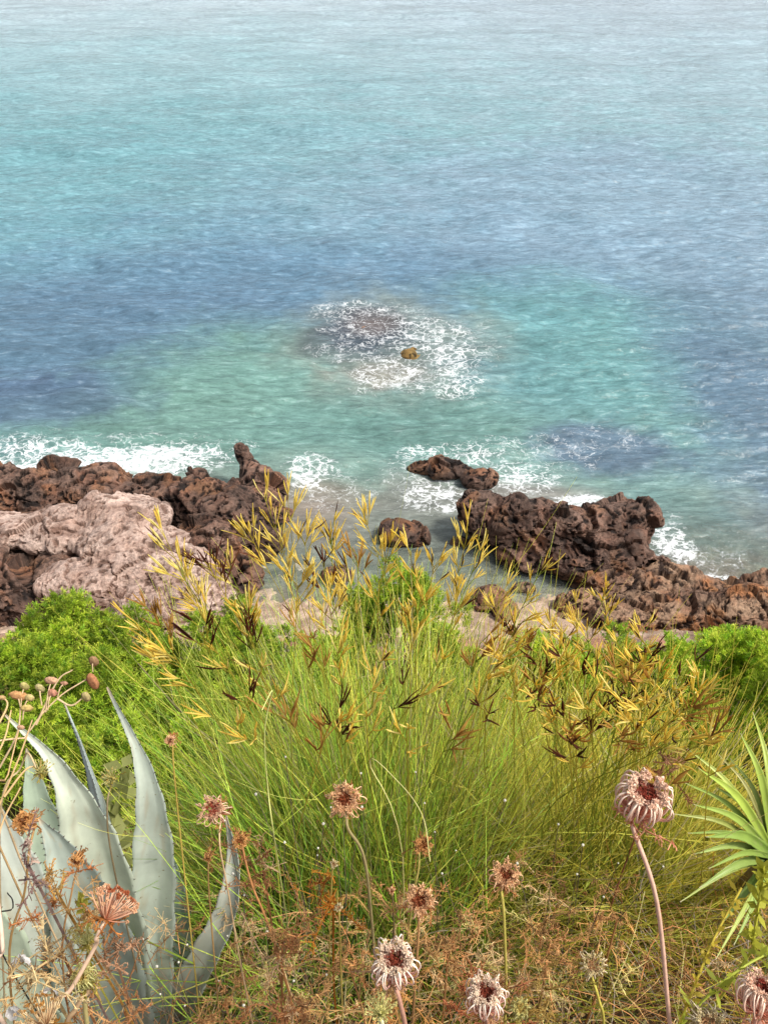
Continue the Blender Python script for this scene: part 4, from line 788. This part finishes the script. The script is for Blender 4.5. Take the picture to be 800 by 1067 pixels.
# ------------------------------------------------------------------ green sword-leaved plant on the right
sc_ = ond(783, 885, 1.35); sb = np.array([sc_[0], sc_[1], gz(sc_[0], sc_[1])])
SW = thing('sword_leaf_plant', sb, 'bright green sword leaved plant at right edge above pink corner head', 'plant')
hub = at(806, 893, 1.42)
m = Mesh(); V, q = tubes(curve([sb-[0, 0, .05], (sb+hub)/2, hub], 8)[None], np.linspace(.02, .015, 8)[None], 8); m.add(V, [q], lin('#7a6a48')); m.out('trunk', M_wood, SW)
for (px, py, r, w, c) in [(771, 764, 1.4, .024, '#a4b850'), (727, 800, 1.3, .026, '#aec254'), (712, 815, 1.32, .016, '#94aa4e'), (716, 868, 1.3, .014, '#8ca34c'), (760, 790, 1.42, .014, '#a8b860'), (738, 905, 1.26, .016, '#8ca34c'), (764, 985, 1.25, .018, '#92a850'), (748, 786, 1.45, .012, '#b8b470'), (722, 838, 1.3, .022, '#98ae50'), (735, 872, 1.28, .03, '#8ca64c'), (722, 890, 1.3, .02, '#98ac58'), (728, 925, 1.3, .024, '#90a654'), (752, 962, 1.3, .026, '#8ca64c'), (776, 950, 1.25, .026, '#94aa50'),
                          (800, 770, 1.45, .026, '#8ca64c'), (835, 800, 1.4, .028, '#98ae50'), (850, 860, 1.35, .028, '#a4b654'), (840, 930, 1.3, .028, '#8ca64c'), (812, 965, 1.25, .026, '#a4b654'), (702, 848, 1.36, .016, '#b0b860'), (716, 780, 1.42, .016, '#b8c464'), (784, 742, 1.5, .020, '#b0c058'), (708, 940, 1.3, .014, '#a0ac58'), (745, 1000, 1.22, .016, '#a8b45c'), (745, 820, 1.5, .022, '#90a654'), (790, 800, 1.5, .022, '#98ae50')]:
    tip = at(px, py, r); mid = hub*.45+tip*.55+np.array([0, 0, .03])
    P = [hub, mid, tip]; Pc = curve(P, 30)
    mm, _ = leaf_blade(P, [w*.5, w*.62, w*.55, w*.3, .0008], (0, -.6, .8), c, c, S=26, W=7, cup=.5, thick=.002)
    mm.out('leaf', M_sword, SW, True)

# yellow-green leafy herb stems
def herb(pts, label, col, n=40, lf=.018, r0=.0016, tipw=.006):
    P = curve([at(*p) for p in pts], 24); g = P[-1].copy(); P = np.vstack([P, [g[0], g[1]+.03, gz(g[0], g[1])-.02]])
    t = thing('leafy_herb', P[-1], label, 'herb'); V, q = tubes(P[None], np.full((1, len(P)), r0), 5); m = Mesh(); m.add(V, [q], lin(col)*.9); m.out('stem', M_stem, t)
    i = rng.integers(0, 22, n); b = P[i]; d = norm(rng.normal(size=(n, 3))+[0, -.2, .7]); l = lf*rng.uniform(.5, 1.2, (n, 1)); s = norm(np.cross(d, rng.normal(size=(n, 3))))*tipw*.5
    V = np.stack([b, b+d*l*.5+s, b+d*l, b+d*l*.5-s], 1).reshape(-1, 3); c = (lin(col)*rng.uniform(.7, 1.25, (n, 1)))[:, None].repeat(4, 1).reshape(-1, 3)
    build('leaves', V, [np.arange(n*4).reshape(-1, 4)], M_leaf, t, c)
herb([(772, 925, 1.0), (745, 975, 1.0), (722, 1030, 1.0), (700, 1085, 1.02)], 'yellow herb stem leaning right between pink stem and corner head', '#c9b545', 46)
herb([(795, 905, 1.05), (790, 940, 1.05), (783, 990, 1.08)], 'yellow green leafy herb at right edge under sword leaves', '#b5b540', 60, .022, .0018, .010)
herb([(815, 985, 1.0), (770, 1010, .98), (735, 1040, .98), (700, 1080, 1.0)], 'long arching green yellow shoot in bottom right corner', '#a8b040', 34, .03)
herb([(85, 935, .95), (90, 960, .97), (95, 1010, 1.0)], 'small yellow green leafy sprig above the green fan head', '#b5b04a', 36, .014, .0012, .008)
herb([(128, 800, 1.7), (122, 860, 1.72), (126, 930, 1.75)], 'pale green leafy plant behind gap of two agave leaves', '#a8ab6a', 60, .05, .002, .03)

# ------------------------------------------------------------------ dry stalks with round pods, top left
def pods(px, py, r):
    root = at(px, py, r); rootg = np.array([root[0]-.02, root[1], gz(root[0], root[1])]); return root, rootg
def pod_plant(label, joints, podlist, stemc='#cfb48c'):
    a = at(*joints[0][0]); t = thing('dry_pod_stalk', (a[0], a[1], gz(a[0], a[1])), label, 'dry plant', 'dry branching pod stalks')
    m = Mesh()
    for k, j in enumerate(joints):
        pts = [at(*p) for p in j]
        if k == 0: pts = [np.array([pts[0][0]-.02, pts[0][1], gz(pts[0][0], pts[0][1])-.02])]+pts
        P = curve(pts, 20); V, q = tubes(P[None], np.linspace(.0014, .0008, 20)[None], 6); m.add(V, [q], lin(stemc)*rng.uniform(.8, 1.1))
    m.out('stem', M_stem, t, True)
    for (px, py, rr, w, h, tilt, c, join) in podlist:
        c0 = at(px, py, rr); s = F/rr
        if join:
            P = curve([at(*join), (at(*join)+c0)/2+[0, 0, .004], c0], 8); V, q = tubes(P[None], np.full((1, 8), .0009), 4); mm = Mesh(); mm.add(V, [q], lin(stemc)); tw = mm.out('twig', M_stem, t, True)
        n1, n2 = 18, 12; th = np.linspace(0, 2*np.pi, n1, endpoint=False); ph = np.linspace(0.02, np.pi-.02, n2)
        X = np.sin(ph)[:, None]*np.cos(th)[None]*w/s/2; Z = np.cos(ph)[:, None]*h/s/2*np.ones((1, n1)); Y = np.sin(ph)[:, None]*np.sin(th)[None]*min(w, h)/s/2*.7
        rib = 1+.08*np.cos(th*6)[None]*np.ones((n2, 1)); X = X*rib; Y = Y*rib; a_ = R(tilt)
        X, Z = X*math.cos(a_)-Z*math.sin(a_), X*math.sin(a_)+Z*math.cos(a_)
        V = np.stack([X, Y, Z], -1).reshape(-1, 3); V += .06*w/s*fbm(V*900, 2)[:, None]*norm(V); V = V+c0
        i = np.arange(n2-1)[:, None]*n1+np.arange(n1)[None]; i2 = np.arange(n2-1)[:, None]*n1+(np.arange(n1)[None]+1) % n1
        q = np.stack([i, i2, i2+n1, i+n1], -1).reshape(-1, 4); cc = lin(c)*rng.uniform(.75, 1.2, (len(V), 1)); build('pod', V, [q], M_seed, t, cc, True)
pod_plant('pale dry branching stalk with brown bead pods above the agave tips',
    [[(0, 840, 1.0), (30, 765, 1.0), (60, 728, 1.0), (90, 708, 1.0)], [(38, 755, 1.0), (60, 710, 1.0), (76, 698, 1.0)], [(60, 728, 1.0), (75, 735, 1.0), (90, 724, 1.0)], [(0, 800, 1.0), (18, 765, 1.0), (22, 735, 1.0)]],
    [(97, 710, 1.0, 11, 24, 5, '#b8805c', None), (98, 689, 1.0, 10, 14, 0, '#9a7a5a', (97, 700, 1.0)), (90, 726, 1.0, 9, 14, 5, '#b0a070', None),
     (54, 709, 1.0, 14, 9, -10, '#c9a080', (48, 742, 1.0)), (67, 712, 1.0, 8, 5, 0, '#b58a70', (60, 728, 1.0)), (42, 717, 1.0, 9, 12, 25, '#b5a878', (44, 735, 1.0)), (26, 715, 1.0, 9, 11, 30, '#b0a468', (22, 740, 1.0)),
     (20, 725, 1.0, 20, 11, -15, '#c89868', (22, 738, 1.0)), (31, 727, 1.0, 10, 9, 0, '#c4b078', (24, 745, 1.0)), (28, 738, 1.0, 14, 9, 10, '#c9b070', (24, 750, 1.0)), (55, 722, 1.0, 10, 10, 0, '#b5806a', (50, 740, 1.0))])
pod_plant('pinkish dry stems fanning up at left edge behind long agave leaf',
    [[(-5, 870, .95), (8, 810, .96), (20, 760, .97)], [(-5, 850, .95), (20, 790, .96), (34, 750, .97)], [(-10, 800, .95), (5, 770, .96), (12, 740, .97)], [(5, 830, .95), (30, 800, .96), (50, 805, .97)], [(-5, 905, .9), (2, 860, .92), (22, 820, .93)], [(-4, 760, .95), (8, 735, .96), (2, 725, .96)]],
    [(22, 758, .97, 8, 6, 0, '#c9a080', None), (2, 727, .96, 9, 6, 0, '#c0a070', None)], '#c9a878')

# stems: pale bare stem at the left edge, curled white scraps, wiry stalks with white buds
def bare(pts, label, col, r0=.0016, name='bare_stem'):
    p = [at(*q) for q in pts]; p.append(np.array([p[-1][0], p[-1][1]+.02, gz(p[-1][0], p[-1][1])-.02])); P = curve(p, 30)
    V, q = tubes(P[None], np.linspace(r0*.7, r0, 30)[None], 6); build(name, V, [q], M_stem, None, lin(col)*np.ones((len(V), 1)), True, label=label, category='stem')
bare([(-3, 930, .8), (3, 990, .8), (0, 1060, .82)], 'thick pale bare stem standing at the left edge', '#e0c4ae', .0026)
bare([(8, 930, .95), (14, 945, .95), (6, 1000, .97)], 'thin black stem before left edge agave leaf', '#2c2a2a', .001)
bare([(273, 740, 1.0), (284, 720, 1.02), (276, 760, 1.05), (279, 820, 1.1), (290, 900, 1.15)], 'pale curling stem looping over left of middle grass', '#c5c97a', .0010)
#bare([(368, 773, 1.02), (368, 800, 1.04), (350, 870, 1.1), (340, 930, 1.15)], 'straight whitish stem behind the round rusty head', '#c9c9a0', .0012)
bare([(448, 898, 1.0), (440, 850, 1.02), (415, 815, 1.06), (385, 795, 1.1), (420, 900, 1.15)], 'pale arched stem above orange spiky head', '#c5bf7a', .0008)
def wiry(px, py, r, n, label):
    c = at(px, py, r); g = np.array([c[0], c[1], gz(c[0], c[1])]); t = thing('wiry_herb', g, label, 'herb', 'wiry stalks with tiny white buds'); m = Mesh(); 
    for i in range(n):
        tip = c+rng.normal(size=3)*[.05, .03, .05]; P = curve([g+rng.normal(size=3)*[.02, .02, 0], (g+tip)/2+rng.normal(size=3)*.02, tip], 10); V, q = tubes(P[None], np.full((1, 10), .0006), 3); m.add(V, [q], lin('#6a5e50'))
        n1, n2 = 7, 5; th = np.linspace(0, 2*np.pi, n1, endpoint=False); ph = np.linspace(0.05, np.pi-.05, n2); rr = .0022*rng.uniform(.6, 1.2)
        V = np.stack([np.sin(ph)[:, None]*np.cos(th)[None], np.sin(ph)[:, None]*np.sin(th)[None], np.cos(ph)[:, None]*np.ones((1, n1))], -1).reshape(-1, 3)*rr+tip
        ii = np.arange(n2-1)[:, None]*n1+np.arange(n1)[None]; i2 = np.arange(n2-1)[:, None]*n1+(np.arange(n1)[None]+1) % n1
        build('bud', V, [np.stack([ii, i2, i2+n1, ii+n1], -1).reshape(-1, 4)], M_seed, t, lin('#d8d4c4')*np.ones((len(V), 1)), True)
    m.out('stem', M_stem, t)
wiry(180, 985, 1.15, 7, 'wiry stalks with white buds in front of agave foot')
wiry(245, 985, 1.15, 8, 'wiry stalks with white buds right of the leaning grey leaf')
wiry(330, 830, 1.2, 6, 'wiry stalks with white buds left of round rusty head')
wiry(300, 890, 1.2, 6, 'wiry stalks with white buds above brown dried spray')
wiry(600, 900, 1.25, 7, 'wiry stalks with white buds left of the pink stem')
wiry(480, 850, 1.3, 6, 'wiry stalks with white buds right of orange spiky head')
def scrap(px, py, r, wpx, hpx, rot, label):
    c = at(px, py, r); s = r/F; n, k = 22, 7; u = np.linspace(-1, 1, n); v = np.linspace(-1, 1, k)
    U, W_ = np.meshgrid(u, v, indexing='ij'); w = hpx*s*.5*(1-U**2)**.5+.0004
    X = U*wpx*s*.5; Z = W_*w; Y = .25*wpx*s*np.cos(U*2.2)+.25*w*np.cos(W_*2.5); V = np.stack([X, Y, Z], -1).reshape(-1, 3)
    V += .09*wpx*s*np.stack([fbm(V*260+j*9, 3) for j in range(3)], -1); a = R(rot); x, z = V[:, 0].copy(), V[:, 2].copy(); V[:, 0] = x*math.cos(a)-z*math.sin(a); V[:, 2] = x*math.sin(a)+z*math.cos(a)
    i = np.arange(n-1)[:, None]*k+np.arange(k-1)[None]; q = np.stack([i, i+1, i+k+1, i+k], -1).reshape(-1, 4)
    build('curled_petal', V+c, [q], M_leaf, None, lin('#e6e4e2')*np.ones((len(V), 1)), True, label=label, category='petal')
scrap(22, 1004, .84, 26, 12, 25, 'white curled dry petal caught on stems at left edge')
scrap(51, 1036, .82, 24, 6, 8, 'slim white dry petal above corner tan fan head')
scrap(15, 1056, .82, 20, 14, 50, 'crumpled white dry petal in the bottom left corner')

# dry grey brush on the slope edge
def brush(px, py, y, n, size, label, col='#8a7a6c'):
    c = ond(px, py, y); g = np.array([c[0], c[1], gz(c[0], c[1])]); top = max(c[2]-g[2], .1)
    d = norm(rng.normal(size=(n, 3))*[.8, .5, .5]+[0, 0, 1]); S = 6; u = np.linspace(0, 1, S)[None, :, None]; ln = (top+size)*rng.uniform(.5, 1.05, (n, 1, 1))
    P = g+rng.normal(size=(n, 1, 3))*[.08, .08, 0]+d[:, None]*ln*u+rng.normal(size=(n, S, 3))*.015; V, q = tubes(P, np.full((n, S), .004)*(1-.7*u[..., 0]), 4)
    t = thing('dry_bush', g, label, 'dry bush', 'leafless grey bushes'); build('twigs', V, [q], M_wood, t, tubecol((lin(col)*rng.uniform(.6, 1.4, (n, 1)))[:, None].repeat(S, 1), 4))
brush(248, 640, 7.0, 60, .15, 'grey leafless bush against the pale slab beside golden plumes')
brush(795, 640, 6.5, 40, .2, 'grey leafless twigs above bush at right edge')
brush(95, 640, 6.5, 30, .1, 'grey leafless twigs poking from gap between left bushes')
brush(760, 760, 3.2, 30, .1, 'pale leafless twigs behind sword leaved plant', '#a8917c')
brush(30, 710, 4.2, 50, .05, 'dark leafless twigs in the hollow of left bushes', '#4a3c34')

# ------------------------------------------------------------------ light, sky, camera
SUN_EL, SUN_AZ = R(56), R(105)          # azimuth measured from +Y towards +X
w = bpy.data.worlds.new('World'); scene.world = w; w.use_nodes = True; nt = w.node_tree; nt.nodes.clear()
sky = nt.nodes.new('ShaderNodeTexSky'); sky.sky_type = 'NISHITA'; sky.sun_disc = False; sky.sun_elevation = SUN_EL; sky.sun_rotation = SUN_AZ
sky.air_density = 1.0; sky.dust_density = 4.0; sky.ozone_density = 1.0; sky.altitude = 0
bg = nt.nodes.new('ShaderNodeBackground'); bg.inputs['Strength'].default_value = .15; out = nt.nodes.new('ShaderNodeOutputWorld')
hs = nt.nodes.new('ShaderNodeHueSaturation'); hs.inputs['Saturation'].default_value = .4; hs.inputs['Value'].default_value = 1.2; nt.links.new(sky.outputs[0], hs.inputs['Color']); nt.links.new(hs.outputs[0], bg.inputs['Color']); nt.links.new(bg.outputs[0], out.inputs['Surface'])
ld = bpy.data.lights.new('sun', 'SUN'); ld.energy = 3.9; ld.angle = R(9); ld.color = (1, .95, .87); lo = bpy.data.objects.new('sun', ld); COL.objects.link(lo)
sd = Vector((math.sin(SUN_AZ)*math.cos(SUN_EL), math.cos(SUN_AZ)*math.cos(SUN_EL), math.sin(SUN_EL)))
lo.rotation_euler = (-sd).to_track_quat('-Z', 'Y').to_euler(); lo.location = (10, 10, 30)
cd = bpy.data.cameras.new('camera'); cd.sensor_fit = 'VERTICAL'; cd.sensor_height = 24; cd.lens = 24*F/1067; cd.clip_start = .05; cd.clip_end = 20000
co = bpy.data.objects.new('camera', cd); COL.objects.link(co); co.location = CAM; co.rotation_euler = (R(90)-PITCH, 0, 0); scene.camera = co
scene.view_settings.view_transform = 'Standard'; scene.view_settings.look = 'None'; scene.view_settings.exposure = 0
scene.cycles.max_bounces = 6; scene.cycles.transparent_max_bounces = 12; scene.cycles.use_denoising = True
